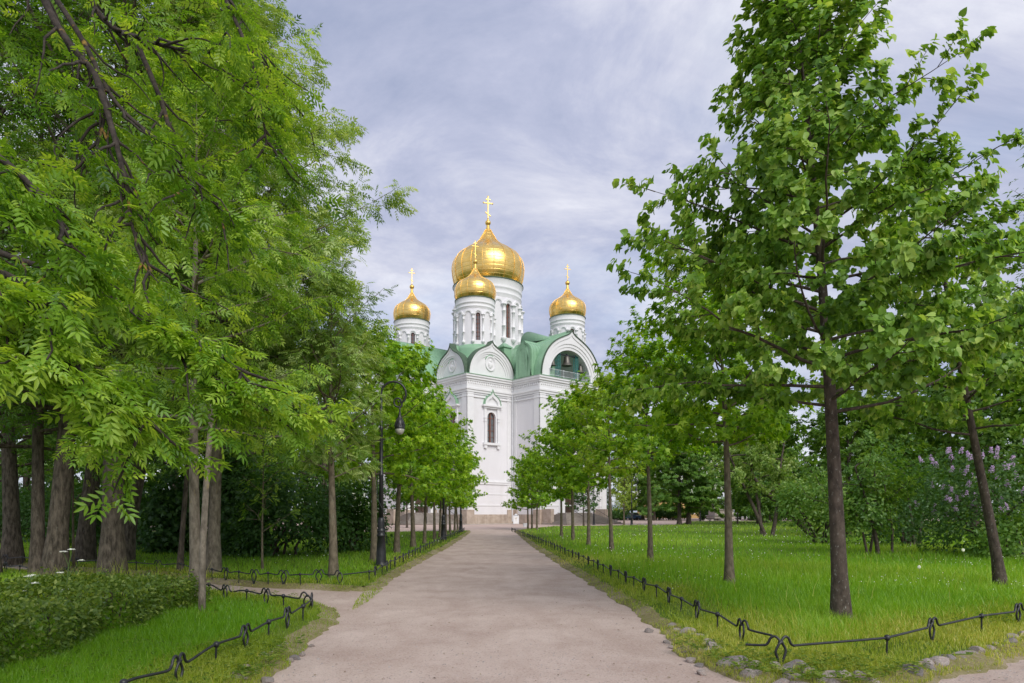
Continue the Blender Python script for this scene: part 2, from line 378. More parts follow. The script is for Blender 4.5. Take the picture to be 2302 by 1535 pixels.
def inside(px, py, poly):
    r = np.zeros(len(px), bool); n = len(poly); j = n - 1
    for i in range(n):
        xi, yi = poly[i]; xj, yj = poly[j]
        if yi != yj:
            c = ((yi > py) != (yj > py)) & (px < (xj - xi) * (py - yi) / (yj - yi) + xi); r ^= c
        j = i
    return r
def edge_dist(px, py, poly, sub=None):
    d = np.full(len(px), 1e9)
    for i in range(len(poly)):
        a = poly[i]; b = poly[(i + 1) % len(poly)]; ab = b - a; L2 = max(ab @ ab, 1e-9)
        t = np.clip(((px - a[0]) * ab[0] + (py - a[1]) * ab[1]) / L2, 0, 1)
        d = np.minimum(d, np.hypot(px - a[0] - t * ab[0], py - a[1] - t * ab[1]))
    return d

flat_sheet('ground', [(-900, -60), (900, -60), (900, 1800), (-900, 1800)], -0.03, M['soil'])
flat_sheet('plaza', [(-75, 45), (45, 45), (110, 90), (110, 200), (-75, 200)], -0.012, M['plaza'])
flat_sheet('side_path', [(-60, -40), (60, -40), (60, 50), (-60, 50)], -0.018, M['path'])
flat_sheet('path', [(-3.2, -12), (3.4, -12), (3.4, 4), (2.9, 12), (2.4, 30), (2.3, 64), (-2.1, 64), (-2.3, 30), (-2.9, 17), (-3.0, 4)], 0.0, M['path'])

st = lambda y, L: 0.16 if y < 20 else (0.4 if y < 60 else 3.0)
RL0 = [(2.0, 58), (1.98, 50), (1.93, 40), (1.95, 31.7), (2.08, 24), (2.22, 17), (2.33, 12.5), (2.33, 9.4), (2.17, 7.6), (2.4, 6.6), (2.95, 6.15), (3.5, 6.2),
       (4.16, 6.6), (5.1, 7.15), (6.1, 7.75), (9.5, 9.9), (20, 16.6), (60, 41), (150, 96), (150, 118), (33, 113), (21.5, 81), (15, 79), (6.6, 74), (3.6, 65)]
LN0 = [(-2.16, -3), (-2.15, 5), (-2.2, 7), (-2.25, 8.7), (-2.28, 10.0), (-2.45, 10.9), (-2.75, 11.7), (-3.3, 12.5), (-4.5, 13.2), (-6, 14.3), (-9.5, 16.75), (-12.5, 18.6), (-25, 26), (-60, 45), (-60, -3)]
LF0 = [(-2.33, 13.4), (-2.36, 15.5), (-2.38, 18), (-2.2, 24), (-1.92, 31.7), (-1.75, 42), (-1.6, 55), (-1.75, 58), (-5.1, 55.5), (-8.3, 53.5), (-14, 52), (-40, 60), (-60, 62), (-150, 62),
       (-150, 120), (-250, 120), (-250, 60), (-130, 50), (-62, 48.5), (-30, 30.5), (-16, 21.9), (-11.5, 19.0), (-8.8, 17.8), (-7, 16.1), (-5, 15.0), (-3.7, 14.75), (-3.0, 14.5), (-2.6, 13.9)]
LF0 = [(-2.36, 14.5), (-2.37, 16), (-2.38, 18), (-2.2, 24), (-1.92, 31.7), (-1.75, 42), (-1.6, 55), (-1.75, 58), (-5.1, 55.5), (-8.3, 53.5), (-14, 52), (-40, 58),
       (-75, 62), (-150, 62), (-150, 50), (-62, 48.5), (-30, 30.5), (-16, 21.9), (-11.5, 19.0), (-8.8, 17.8), (-7, 16.1), (-5, 15.0), (-3.8, 14.62), (-3.1, 14.3), (-2.65, 14.1)]
RL = jitter_line(RL0, st, 0.07, 1); LN = jitter_line(LN0, st, 0.07, 2); LF = jitter_line(LF0, st, 0.07, 3)
lawn_sheet('right_lawn', RL, M['soil'], M['verge_soil'])
lawn_sheet('near_left_lawn', LN, M['soil'], M['verge_soil'])
lawn_sheet('far_left_lawn', LF, M['soil'], M['verge_soil'])

# ------------------------------------------------------------ field-stone edging
stone_meshes = []; STONES = []
for i in range(8):
    rng = random.Random(40 + i); bm = bmesh.new(); bmesh.ops.create_icosphere(bm, subdivisions=3, radius=1)
    ks = [(Vector((rng.uniform(-1, 1), rng.uniform(-1, 1), rng.uniform(-1, 1))).normalized(), rng.uniform(0.45, 0.85)) for _ in range(10)]
    for v in bm.verts:
        for d, k in ks:
            e = v.co.dot(d) - k
            if e > 0: v.co -= d * e * 0.97
    for f in bm.faces: f.smooth = False
    me = bpy.data.meshes.new('stone'); bm.to_mesh(me); bm.free(); me.materials.append(M['stone']); stone_meshes.append(me)
def stone_row(label, items, seed):
    rng = random.Random(seed); g = empty('stone_edging', (0, 0, 0), 0, label, 'stone edging', 'field stones edging the lawns')
    for px, py, w, z in items:
        p = G(px, py, z); r = w / F * p.y / 2 * 1.12; STONES.append((p.x, p.y, r))
        o = place('stone', rng.choice(stone_meshes), g, (p.x, p.y, z - .12 * r)); o.rotation_euler = (rng.uniform(-.4, .4), rng.uniform(-.4, .4), rng.uniform(0, 6))
        o.scale = (r * 1.25, r * rng.uniform(.9, 1.15), r * rng.uniform(.75, .95))
    return g
stone_row('row of grey and pink field stones along the front edge of the right lawn',
          [(1650, 1488, 62, .07), (1676, 1503, 46, .05), (1695, 1500, 40, .06), (1690, 1520, 44, .03), (1733, 1503, 42, .06), (1762, 1512, 34, .05), (1790, 1503, 52, .07), (1783, 1524, 50, .04),
           (1824, 1518, 46, .05), (1860, 1523, 52, .05), (1893, 1524, 48, .05), (1928, 1528, 46, .05), (1845, 1538, 40, .02), (1880, 1545, 46, .02), (1800, 1545, 44, .02), (1760, 1540, 40, .02), (1960, 1533, 38, .04),
           (2052, 1508, 60, .05), (2078, 1496, 42, .05), (2092, 1506, 30, .03), (2110, 1490, 44, .05), (2130, 1482, 36, .05), (2152, 1474, 42, .05), (2162, 1484, 24, .03), (2176, 1470, 32, .05), (2193, 1466, 34, .05),
           (2228, 1460, 34, .05), (2240, 1452, 26, .05), (2265, 1446, 36, .06), (2283, 1438, 38, .06), (2300, 1432, 32, .06), (2330, 1420, 40, .06)], 1)
stone_row('low band of half buried grey stones by the broken fence rail',
          [(1512, 1410, 24, .03), (1530, 1418, 30, .04), (1548, 1424, 34, .05), (1572, 1432, 36, .05), (1586, 1440, 22, .04), (1590, 1452, 40, .05), (1606, 1462, 44, .05), (1592, 1470, 34, .03),
           (1555, 1484, 24, .02), (1580, 1514, 26, .01), (1575, 1496, 20, .01), (1500, 1444, 16, .01), (1510, 1455, 14, .01), (1460, 1418, 16, .02), (1620, 1476, 26, .03), (1538, 1470, 16, .01)], 2)
stone_row('small stones along the grass edge left of the path',
          [(535, 1526, 32, .05), (523, 1520, 24, .05), (552, 1502, 26, .06), (545, 1530, 26, .03), (600, 1530, 30, .02), (596, 1474, 24, .06), (605, 1468, 18, .06), (585, 1478, 14, .06), (625, 1456, 16, .06), (664, 1478, 24, .02),
           (650, 1484, 20, .02), (680, 1470, 18, .02), (556, 1518, 14, .04), (700, 1452, 14, .01), (612, 1462, 14, .06), (575, 1512, 16, .03), (645, 1450, 14, .05)], 3)

# ------------------------------------------------------------ grass (uncountable)
def blades(x, y, z, h, w, rng, lean=0.45):
    n = len(x); a = rng.uniform(0, 2 * pi, n); la = rng.uniform(0, 2 * pi, n); l = h * rng.uniform(0.05, lean, n) * 1.3
    ca, sa = np.cos(a) * w / 2, np.sin(a) * w / 2; lx, ly = np.cos(la) * l, np.sin(la) * l
    V = np.zeros((n, 5, 3))
    V[:, 0] = np.stack([x - ca, y - sa, z - 0.01], 1); V[:, 1] = np.stack([x + ca, y + sa, z - 0.01], 1)
    V[:, 2] = np.stack([x + ca * .8 + lx * .3, y + sa * .8 + ly * .3, z + h * .55], 1); V[:, 3] = np.stack([x - ca * .8 + lx * .3, y - sa * .8 + ly * .3, z + h * .55], 1)
    V[:, 4] = np.stack([x + lx, y + ly, z + h], 1)
    T = np.array([[0, 1, 2], [0, 2, 3], [3, 2, 4]])
    return V.reshape(-1, 3), (np.arange(n)[:, None, None] * 5 + T).reshape(-1, 3), 5
def sfield(x, y, s, ph=0.0):                 # smooth wandering field 0..1
    return 0.5 + 0.25 * (np.sin(x * s + 1.7 * np.sin(y * s * .7 + ph)) + np.sin(y * s * 1.3 + 1.9 * np.sin(x * s * .6 - ph)))
def scatter(n, y0, y1, rng, spread=1.0, pw=1.0):
    u = rng.uniform(0, 1, n)
    y = (y0 ** -pw + u * (y1 ** -pw - y0 ** -pw)) ** (-1 / pw)
    x = rng.uniform(-1, 1, n) * (0.84 * y + 2) * spread
    return x, y
FENCE_R = 3.07
TRUNKS = [(*G(px, py)[:2], r) for px, py, r in ((1892, 1398, .34), (2252, 1321, .34), (1640, 1312, .26), (1462, 1263, .3), (1375, 1240, .3), (750, 1297, .3), (441, 1344, .3), (455, 1380, .25), (841, 1262, .3), (892, 1243, .3), (857, 1271, .4))]
def make_grass():
    rng = np.random.default_rng(11)
    x, y = scatter(640000, 5.2, 115, rng, pw=1.05)
    V, T, tint, base = [], [], [], 0
    vV, vT, vt, vb = [], [], [], 0
    STRIP = [(-2.3, 11.3), (-2.24, 12.4), (-2.28, 14.6), (-2.62, 14.6), (-2.52, 12.8)]
    for poly, P0, side in ((RL, RL0, 'R'), (LN, LN0, 'N'), (LF, LF0, 'F'), (np.array(STRIP), STRIP, 'S')):
        ok = inside(x, y, poly); X, Y = x[ok], y[ok]
        D = edge_dist(X, Y, np.array(P0))
        n = len(X); f = sfield(X, Y, 1.1); g = sfield(X, Y, 0.33, 2.0); dist = np.hypot(X, Y)
        d0 = np.full(n, .55)
        if side == 'R': d0 = np.where((Y < 15) & (X > 2.6), 1.15, d0)
        vf = np.clip((D - d0 - .35 * (f - .5)) / (1.0 if side == 'R' else .7), 0, 1); vf = vf * vf * (3 - 2 * vf)
        verge = rng.uniform(0, 1, n) > vf
        h = (0.05 + 0.035 * f) * (1 - vf) + vf * ((0.10 + 0.12 * g) if side == 'R' else (0.07 + 0.08 * g))
        h *= rng.uniform(0.55, 1.35, n); h = np.where(D < 0.25, h * 0.7, h)
        w = 0.0048 * np.maximum(dist / 7, 1) ** 0.85 * rng.uniform(0.7, 1.3, n)
        z = np.clip(D / 0.3, 0, 1) * GL * (side != 'S')
        keep = (rng.uniform(0, 1, n) < np.where(D < 0.35, 0.75 + 0.8 * D * f, 1.0)) & ~((f < 0.16) & verge & (rng.uniform(0, 1, n) < .6))
        nearb = np.where(Y < 14)[0]
        for sx_, sy_, sr_ in STONES: keep[nearb[(X[nearb] - sx_) ** 2 + (Y[nearb] - sy_) ** 2 < (sr_ * .95) ** 2]] = False
        for tx, ty, tr_ in TRUNKS: q_ = np.where(np.abs(Y - ty) < 1)[0]; keep[q_[((X[q_] - tx) ** 2 + (Y[q_] - ty) ** 2 < tr_ ** 2) & (rng.uniform(0, 1, len(q_)) < .75)]] = False
        for msk, sink in ((keep & ~verge, 0), (keep & verge, 1)):
            a, b, k = blades(X[msk], Y[msk], z[msk], h[msk], w[msk], rng, 0.7 if sink else 0.5)
            t = np.clip(rng.normal(0.42, 0.2, msk.sum()) + 0.6 * (g[msk] - .5) + 0.22 * (sfield(X[msk], Y[msk], .8, 4.) - .5) - (.14 if side == 'N' else 0) + (0.25 * (f[msk] - .45) if sink else 0), 0, 1)  # near left lawn gets a darker tint in place of its shade
            if sink: vV.append(a); vT.append(b + vb); vb += len(a); vt.append(np.repeat(t, k))
            else: V.append(a); T.append(b + base); base += len(a); tint.append(np.repeat(t, k))
    tag(place('grass', mesh_np('grass', np.concatenate(V), np.concatenate(T), M['grass'], np.concatenate(tint))), 'long green meadow grass covering the lawns', 'grass', kind='stuff')
    tag(place('grass', mesh_np('grass', np.concatenate(vV), np.concatenate(vT), M['verge'], np.concatenate(vt))), 'short yellowish trodden grass along the path edges', 'grass', kind='stuff')
make_grass()

# low broad-leaved weeds and clover mixed into the near turf
def make_weeds():
    rng = np.random.default_rng(5); x, y = scatter(16000, 5.4, 26, rng, pw=1.0)
    ok = np.zeros(len(x), bool)
    for p in (RL, LN, LF): ok |= inside(x, y, p)
    ok &= sfield(x, y, 0.9, 1.0) > 0.52
    x, y = x[ok], y[ok]; n = len(x); k = 4
    a0 = rng.uniform(0, 6.28, n); V = np.zeros((n, k, 4, 3)); s = rng.uniform(0.014, 0.036, n)
    for j in range(k):
        a = a0 + j * 6.28 / k + rng.uniform(-.4, .4, n); c, q = np.cos(a), np.sin(a); z0 = GL + rng.uniform(0.015, 0.07, n)
        V[:, j, 0] = np.stack([x, y, z0], 1); V[:, j, 2] = np.stack([x + c * 1.9 * s, y + q * 1.9 * s, z0 + .4 * s], 1)
        V[:, j, 1] = np.stack([x + c * s + q * .6 * s, y + q * s - c * .6 * s, z0 + .5 * s], 1); V[:, j, 3] = np.stack([x + c * s - q * .6 * s, y + q * s + c * .6 * s, z0 + .5 * s], 1)
    T = (np.arange(n * k)[:, None, None] * 4 + np.array([[0, 1, 2], [0, 2, 3]])).reshape(-1, 3)
    tag(place('weeds', mesh_np('weeds', V.reshape(-1, 3), T, M['hedge'], np.repeat(rng.uniform(0.2, .9, n), k * 4))), 'small broad clover and dandelion leaves in the near turf', 'weeds', kind='stuff')
    # daisies and dandelion clocks far over the lawn
    x, y = scatter(3600, 12, 78, rng, pw=0.05); ok = (inside(x, y, RL) & (x > 3.3)) | (inside(x, y, LF) & (rng.uniform(0, 1, len(x)) < .25))
    ok &= sfield(x, y, 0.5, 3.0) > 0.5
    x, y = x[ok], y[ok]; n = len(x); r = rng.uniform(0.010, 0.024, n) * np.clip(y / 30, .5, 1.3); z = GL + rng.uniform(0.12, 0.26, n)
    oc = np.array([[1, 0, 0], [0, 1, 0], [-1, 0, 0], [0, -1, 0], [0, 0, 1], [0, 0, -1]]); V = np.stack([x, y, z], 1)[:, None] + oc * r[:, None, None]
    fT = np.array([[0, 1, 4], [1, 2, 4], [2, 3, 4], [3, 0, 4], [1, 0, 5], [2, 1, 5], [3, 2, 5], [0, 3, 5]])
    T = (np.arange(n)[:, None, None] * 6 + fT).reshape(-1, 3)
    tag(place('dandelion_clocks', mesh_np('dandelion_clocks', V.reshape(-1, 3), T, M['white_flower'], np.repeat(rng.uniform(0, 1, n), 6))), 'white seed heads dotted over the right lawn', 'flowers', kind='stuff')
make_weeds()

# loose pebbles and straw bits on the path
def make_gravel():
    rng = np.random.default_rng(8); x, y = scatter(30000, 5.6, 26, rng, pw=1.4)
    ok = (np.abs(x) < 2.6) | ((x < 0) & (y > 12)) | (x > 3.5)
    for p in (RL, LN, LF): ok &= ~inside(x, y, p)
    x, y = x[ok], y[ok]; n = len(x); r = rng.gamma(2.0, 0.0017, n) + 0.0015
    oc = np.array([[1, 0, 0], [0, 1, 0], [-1, 0, 0], [0, -1, 0], [0, 0, .8]]); a = rng.uniform(0, 6.28, n); c, s = np.cos(a), np.sin(a)
    st_ = rng.uniform(0.6, 1.5, n); o = np.zeros((n, 5, 3)); o[:] = oc
    o[:, :, 0] *= st_[:, None]; ox = o[:, :, 0] * c[:, None] - o[:, :, 1] * s[:, None]; oy = o[:, :, 0] * s[:, None] + o[:, :, 1] * c[:, None]
    V = np.stack([ox, oy, o[:, :, 2]], 2) * r[:, None, None] + np.stack([x, y, np.full(n, -0.001)], 1)[:, None]
    T = (np.arange(n)[:, None, None] * 5 + np.array([[0, 1, 4], [1, 2, 4], [2, 3, 4], [3, 0, 4]])).reshape(-1, 3)
    tag(place('gravel', mesh_np('gravel', V.reshape(-1, 3), T, M['stone'])), 'loose gravel grains strewn over the sandy path', 'gravel', kind='stuff')
make_gravel()
def make_litter():
    rng = np.random.default_rng(18); x, y = scatter(600, 5.6, 30, rng, pw=1.0); ok = np.abs(x) < 9; x, y = x[ok], y[ok]; n = len(x); s = rng.uniform(.008, .022, n); a = rng.uniform(0, 6.28, n); z = np.full(n, .006)
    for p in (RL, LN, LF): z = np.where(inside(x, y, p), GL + .03, z)
    c, q = np.cos(a) * s, np.sin(a) * s; V = np.stack([np.stack([x, y, z], 1), np.stack([x + c - q * .4, y + q + c * .4, z + s * .3], 1), np.stack([x + c * 2, y + q * 2, z + s * .1], 1), np.stack([x + c + q * .4, y + q - c * .4, z + s * .35], 1)], 1)
    T = (np.arange(n)[:, None, None] * 4 + np.array([[0, 1, 2], [0, 2, 3]])).reshape(-1, 3)
    tag(place('leaf_litter', mesh_np('leaf_litter', V.reshape(-1, 3), T, M['litter'], np.repeat(rng.uniform(0, 1, n), 4))), 'small dry leaves and twigs lying on the path', 'litter', kind='stuff')
M['litter'] = leaf_mat('dry_leaf', (0.05, 0.03, 0.015), (0.13, 0.09, 0.04), (0.22, 0.22, 0.06), 0.1, tcol=(1, 1, 1))
make_litter()

# ------------------------------------------------------------ low wrought-iron lawn fences
def bez(pts, n=6):                         # smooth curve through points
    P_ = [Vector(p) for p in pts]; out = []
    for i in range(len(P_) - 1):
        p0 = P_[max(i - 1, 0)]; p1 = P_[i]; p2 = P_[i + 1]; p3 = P_[min(i + 2, len(P_) - 1)]
        for k in range(n):
            t = k / n; out.append(0.5 * ((2 * p1) + (p2 - p0) * t + (2 * p0 - 5 * p1 + 4 * p2 - p3) * t * t + (3 * p1 - 3 * p2 + p3 - p0) * t ** 3))
    out.append(P_[-1]); return out
RR, RZ = 0.0135, 0.215
def loop_mesh():
    b = MB()
    for s in (-1, 1):
        b.tube(bez([(0, 0.009 * s, 0.23), (0.03 * s, .008 * s, 0.205), (0.062 * s, 0, 0.13), (0.035 * s, 0, 0.05), (0.012 * s, 0, -0.03)], 4), RR, 6)
    b.tube([(0, 0, -.04), (0, 0, .03)], 0.019, 6); b.tube([(-.022, 0, .222), (.022, 0, .222)], 0.02, 6)
    return b.mesh('loop_post', M['iron'])
def stake_mesh():
    b = MB(); b.tube([(0, 0, -0.04), (0, 0, RZ)], 0.0115, 6)
    b.lathe([(0.002, RZ - .036), (.022, RZ - .028), (.031, RZ - .008), (.031, RZ + .012), (.02, RZ + .028), (.002, RZ + .034)], 10)
    return b.mesh('stake', M['iron'])
LOOP, STAKE = loop_mesh(), stake_mesh()
def fence(label, nodes, seed, ends=(None, None), lean=0.04):
    """nodes: (x, y, 'L' or 'S'); each bay gets its own bent rail"""
    rng = random.Random(seed); x0, y0, _ = nodes[0]
    t = empty('lawn_fence', (x0, y0, GL), 0, label, 'fence', 'low black iron fences round the lawns')
    tops = []
    for i, (x, y, k) in enumerate(nodes):
        a = nodes[max(i - 1, 0)]; b = nodes[min(i + 1, len(nodes) - 1)]; ang = math.atan2(b[1] - a[1], b[0] - a[0])
        o = place('loop_post' if k == 'L' else 'stake', LOOP if k == 'L' else STAKE, t, (x - x0, y - y0, 0), ang)
        dz = rng.uniform(-.012, .012); o.location.z = dz; o.rotation_euler = (rng.uniform(-lean, lean), rng.uniform(-lean, lean), ang); tops.append(dz)
    def half(k, p, d, z):                  # rail shape leaving a node along d
        up = Vector((0, 0, 1)); p = p + up * z
        if k == 'L': return [p + up * .222, p + d * .028 + up * .262, p + d * .062 + up * .278, p + d * .098 + up * .255, p + d * .122 + up * .205, p + d * .165 + up * .178, p + d * .26 + up * .18]
        return [p + up * RZ, p + d * .18 + up * (RZ - .006)]
    for i in range(len(nodes) - 1):
        a = Vector((nodes[i][0] - x0, nodes[i][1] - y0, 0)); b = Vector((nodes[i + 1][0] - x0, nodes[i + 1][1] - y0, 0)); d = (b - a).normalized()
        pts = half(nodes[i][2], a, d, tops[i]); q = half(nodes[i + 1][2], b, -d, tops[i + 1])[::-1]
        if (b - a).length < 0.5: pts = pts[:-1]; q = q[1:]
        far = nodes[i][1] > 24
        m = MB(); m.tube(bez(pts + q, 2 if far else 4), RR, 5 if far else 7); m.build('rail', M['iron'], t)
    for e, i, j in ((ends[0], 0, 1), (ends[1], -1, -2)):
        if e:
            a = Vector((nodes[i][0] - x0, nodes[i][1] - y0, 0)); d = Vector((e[0], e[1], 0)).normalized(); L = Vector((e[0], e[1], 0)).length
            m = MB(); h = half(nodes[i][2], a, d, tops[i]); h[-1] = a + d * L + Vector((0, 0, .19 + e[2])); m.tube(bez(h, 4), RR, 7); m.build('rail', M['iron'], t)
    return t
def line_nodes(xy, kinds): return [(x, y, k) for (x, y), k in zip(xy, kinds)]
# along the right side of the path
yy = 8.22; ns = []; k = 0
while yy < 56.5:
    x = 3.0 - 0.022 * max(0, yy - 12) + 0.02 * sin(yy * 1.7) + (-0.012 * max(0, yy - 30))
    ns.append((x, yy, 'L' if k % 2 == 0 else 'S')); yy += 0.83; k += 1
fence('low black iron fence running along the right edge of the path', ns, 1, ends=((0.16, -0.5, -0.02), None))
fence('low black iron fence turning right round the stone edged lawn corner',
      [(2.97, 6.99, 'L'), (4.29, 7.4, 'S'), (5.34, 8.26, 'L'), (6.37, 8.86, 'S'), (7.42, 9.6, 'L'), (8.45, 10.2, 'S'), (9.5, 10.9, 'L'), (10.6, 11.6, 'S'), (11.7, 12.3, 'L'), (12.8, 13.0, 'S'), (13.9, 13.7, 'L')], 2, ends=((-0.3, 0.16, -0.01), None))
# near left lawn: along the main path, then back along the side path
ns = [(-2.9, 4.6, 'L'), (-2.9, 5.4, 'S'), (-2.84, 6.22, 'L'), (-2.82, 7.0, 'S'), (-2.78, 7.75, 'L'), (-2.75, 8.45, 'S'), (-2.74, 9.2, 'L'), (-2.71, 9.85, 'S'), (-2.86, 10.95, 'L')]
fence('low black iron fence on the left lawn beside the main path', ns, 3)
ns = [(-2.95, 11.0, 'L'), (-3.35, 11.05, 'S'), (-3.75, 11.4, 'L'), (-4.2, 11.75, 'S'), (-4.7, 12.1, 'L'), (-5.2, 12.6, 'S'), (-5.7, 12.95, 'L')]
a = Vector((-5.7, 12.95)); d = Vector((-0.80, 0.545)).normalized()
for i in range(1, 22): ns.append((a.x + d.x * .82 * i, a.y + d.y * .82 * i, 'S' if i % 2 else 'L'))
fence('low black iron fence on the near side of the side path', ns, 4)
ns = [(-3.3, 14.95, 'L'), (-3.8, 15.1, 'L'), (-4.15, 14.9, 'S'), (-4.55, 15.0, 'L'), (-4.92, 15.1, 'S'), (-5.27, 15.2, 'L'), (-5.7, 15.45, 'S'), (-6.15, 15.85, 'L'), (-6.55, 16.05, 'S'), (-7.3, 16.8, 'L'), (-8.0, 17.6, 'S')]
a = Vector((-8.0, 17.6)); d = Vector((-0.91, 0.42)).normalized()
for i in range(1, 24): ns.append((a.x + d.x * .82 * i, a.y + d.y * .82 * i, 'L' if i % 2 else 'S'))
fence('low black iron fence on the far side of the side path', ns, 5)
yy = 15.35; ns = []; k = 0
while yy < 56.5:
    ns.append((-2.72 + 0.02 * sin(yy * 1.9) + 0.018 * max(0, yy - 24), yy, 'S' if k % 2 == 0 else 'L')); yy += 0.83; k += 1
fence('low black iron fence along the left edge of the path towards the church', ns, 6, ends=((-0.5, -0.35, 0.0), None))

# ------------------------------------------------------------ street lamps
def make_lamp(label, loc, rz, s=1.0):
    t = empty('street_lamp', loc, rz, label, 'street lamp', 'black iron lamps with hanging globe lanterns'); t.scale = (s, s, s)
    b = MB(); b.lathe([(.185, 0), (.185, .05), (.155, .06), (.15, .10), (.135, .45), (.112, .84), (.13, .85), (.13, .90), (.105, .92), (.12, .99), (.125, 1.03), (.10, 1.06), (.1, 1.10), (.108, 1.25), (.095, 1.35), (.07, 1.40)], 20)
    b.build('base', M['iron'], t)
    b = MB(); b.lathe([(.068, 1.38), (.062, 2.6), (.07, 2.62), (.07, 2.66), (.056, 2.68), (.05, 3.95), (.06, 3.97), (.06, 4.03), (.045, 4.05), (.04, 4.75), (.034, 4.85)], 14); b.build('pole', M['iron'], t)
    pts = [(0, 0, 4.8)]
    for i in range(15): a = pi - pi * 1.28 * i / 14; pts.append((.36 + .36 * cos(a), 0, 5.0 + .36 * sin(a)))
    c = (.56, 4.62)
    sp = [Vector(q) for q in pts]
    for i in range(18):
        a = -0.9 - 2 * pi * 0.95 * i / 17; r = .17 - .11 * i / 17; sp.append(Vector((.50 + r * cos(a), 0, 4.78 + r * sin(a))))
    b = MB(); b.tube(bez(sp, 2), [.036 - .014 * i / (2 * len(sp)) for i in range(2 * (len(sp) - 1) + 1)], 7); b.lathe([(.001, -.045), (.045, 0), (.001, .045)], 8, (.5, 0, 4.78)); b.build('bracket', M['iron'], t)
    b = MB(); b.lathe([(.012, 4.62), (.03, 4.60), (.02, 4.52), (.03, 4.46), (.035, 4.40), (.05, 4.33), (.085, 4.25), (.12, 4.20), (.135, 4.12), (.142, 4.04), (.15, 4.02), (.15, 3.985), (.138, 3.98)], 20, (.54, 0, 0))
    for k in range(10):                    # raised lattice on the bell
        for sg in (-1, 1):
            b.tube([(.54 + r * cos(k * .628 + sg * w), r * sin(k * .628 + sg * w), z) for r, z, w in ((.06, 4.31, 0), (.10, 4.235, .16), (.132, 4.17, .33), (.142, 4.10, .5), (.147, 4.04, .62))], .006, 4)
    lc = b.build('lantern', M['iron'], t)
    b = MB(); b.lathe([(.138, 3.99), (.138, 3.95), (.125, 3.90), (.10, 3.855), (.06, 3.825), (.001, 3.815)], 20, (.54, 0, 0)); b.build('globe', M['globe'], lc)
    return t
M['globe'] = surface('frosted_globe', (0.42, 0.42, 0.38), (0.50, 0.50, 0.45), 3, 0.12, spec=0.6, coat=0.5)
lp = G(857, 1271)
main_lamp = make_lamp('tall black iron lamp with curled bracket, nearest lamp left of the path', lp, 0.0, 1.0)
cb = MB(); cb.tube(bez([(-.075, -.03, 2.9), (-.10, -.06, 2.2), (-.06, -.09, 1.9), (.06, -.10, 1.62), (.135, -.07, 1.4), (.15, -.03, 1.0), (.17, 0, .6)], 5), .010, 5); cb.build('cable', M['iron'], main_lamp)
copy_tree(main_lamp, G(997, 1214), 0.0, label='second black iron lamp down the left side of the path')
copy_tree(main_lamp, G(1036, 1195.5), 0.0, label='farthest black lamp on the left side of the path by the plaza')
copy_tree(main_lamp, G(1335, 1180), 0.2, label='black lamp standing before the right church stairs')
copy_tree(main_lamp, G(1420, 1180.5), 0.0, label='black lamp beside the clipped pale green tree')
copy_tree(main_lamp, Vector((35.3, 115, 0.02)), 0.0, label='distant black lamp left of the stone pedestal')
copy_tree(main_lamp, Vector((40.5, 112, 0.02)), pi, label='distant black lamp right of the stone pedestal')
for o in list(bpy.data.objects):
    if o.name.startswith('cable') and o.parent is not main_lamp: bpy.data.objects.remove(o)
# ------------------------------------------------------------ the cathedral (local axes: x = along the right-hand faces, y = away)
CH = empty('cathedral', (0.96, 104.4, 0), R(40), 'white cathedral with five golden onion domes and green roofs', 'church')
ZC = 19.5                                   # cornice level
def flat_map(ox, oy, dx, dy):               # s along (dx,dy); d = outwards (right-hand normal)
    nx, ny = dy, -dx
    return lambda s, d, z: (ox + dx * s + nx * d, oy + dy * s + ny * d, z)
def cyl_map(cx_, cy_, r): return lambda s, d, z: (cx_ + (r + d) * cos(s / r), cy_ + (r + d) * sin(s / r), z)
def arch(cx_, a, zs, n=12): return [(cx_ + a * cos(pi - pi * i / n), zs + a * sin(pi - pi * i / n)) for i in range(n + 1)]
def ogee(w, h=None, n=10):
    h = h or 1.23 * w; q = []
    for i in range(n + 1):
        a = R(60) * i / n; q.append((w * cos(a), w * sin(a)))
    b0, b1, b2, b3 = (.5, .866), (.27, .999), (.06, 1.03), (0, h / w)
    for i in range(1, n + 1):
        t = i / n; q.append(tuple(w * ((1 - t) ** 3 * b0[k] + 3 * (1 - t) ** 2 * t * b1[k] + 3 * (1 - t) * t * t * b2[k] + t ** 3 * b3[k]) for k in (0, 1)))
    return [(-x, z) for x, z in q] + [(x, z) for x, z in q[-2::-1]]
def sh(pts, dx, dz): return [(x + dx, z + dz) for x, z in pts]
def arched_panel(b, mp, s0, s1, z0, z1, oc, a, sill, spring, depth, mi=0, sub=1):
    """wall panel with a round-headed opening and its reveal"""
    q = lambda pts: b.add([mp(s, 0, z) for s, z in pts], [tuple(range(len(pts)))], mi)
    def strip(x0, x1, za, zb):
        for i in range(sub): q([(x0 + (x1 - x0) * i / sub, za), (x0 + (x1 - x0) * (i + 1) / sub, za), (x0 + (x1 - x0) * (i + 1) / sub, zb), (x0 + (x1 - x0) * i / sub, zb)])
    strip(s0, oc - a, z0, z1); strip(oc + a, s1, z0, z1); q([(oc - a, z0), (oc + a, z0), (oc + a, sill), (oc - a, sill)])
    ar = arch(oc, a, spring)
    for p, r in zip(ar, ar[1:]): q([p, r, (r[0], z1), (p[0], z1)])
    out = [(oc - a, sill)] + ar + [(oc + a, sill)]
    for p, r in zip(out, out[1:] + out[:1]): b.add([mp(p[0], 0, p[1]), mp(r[0], 0, r[1]), mp(r[0], -depth, r[1]), mp(p[0], -depth, p[1])], [(0, 1, 2, 3)], mi)
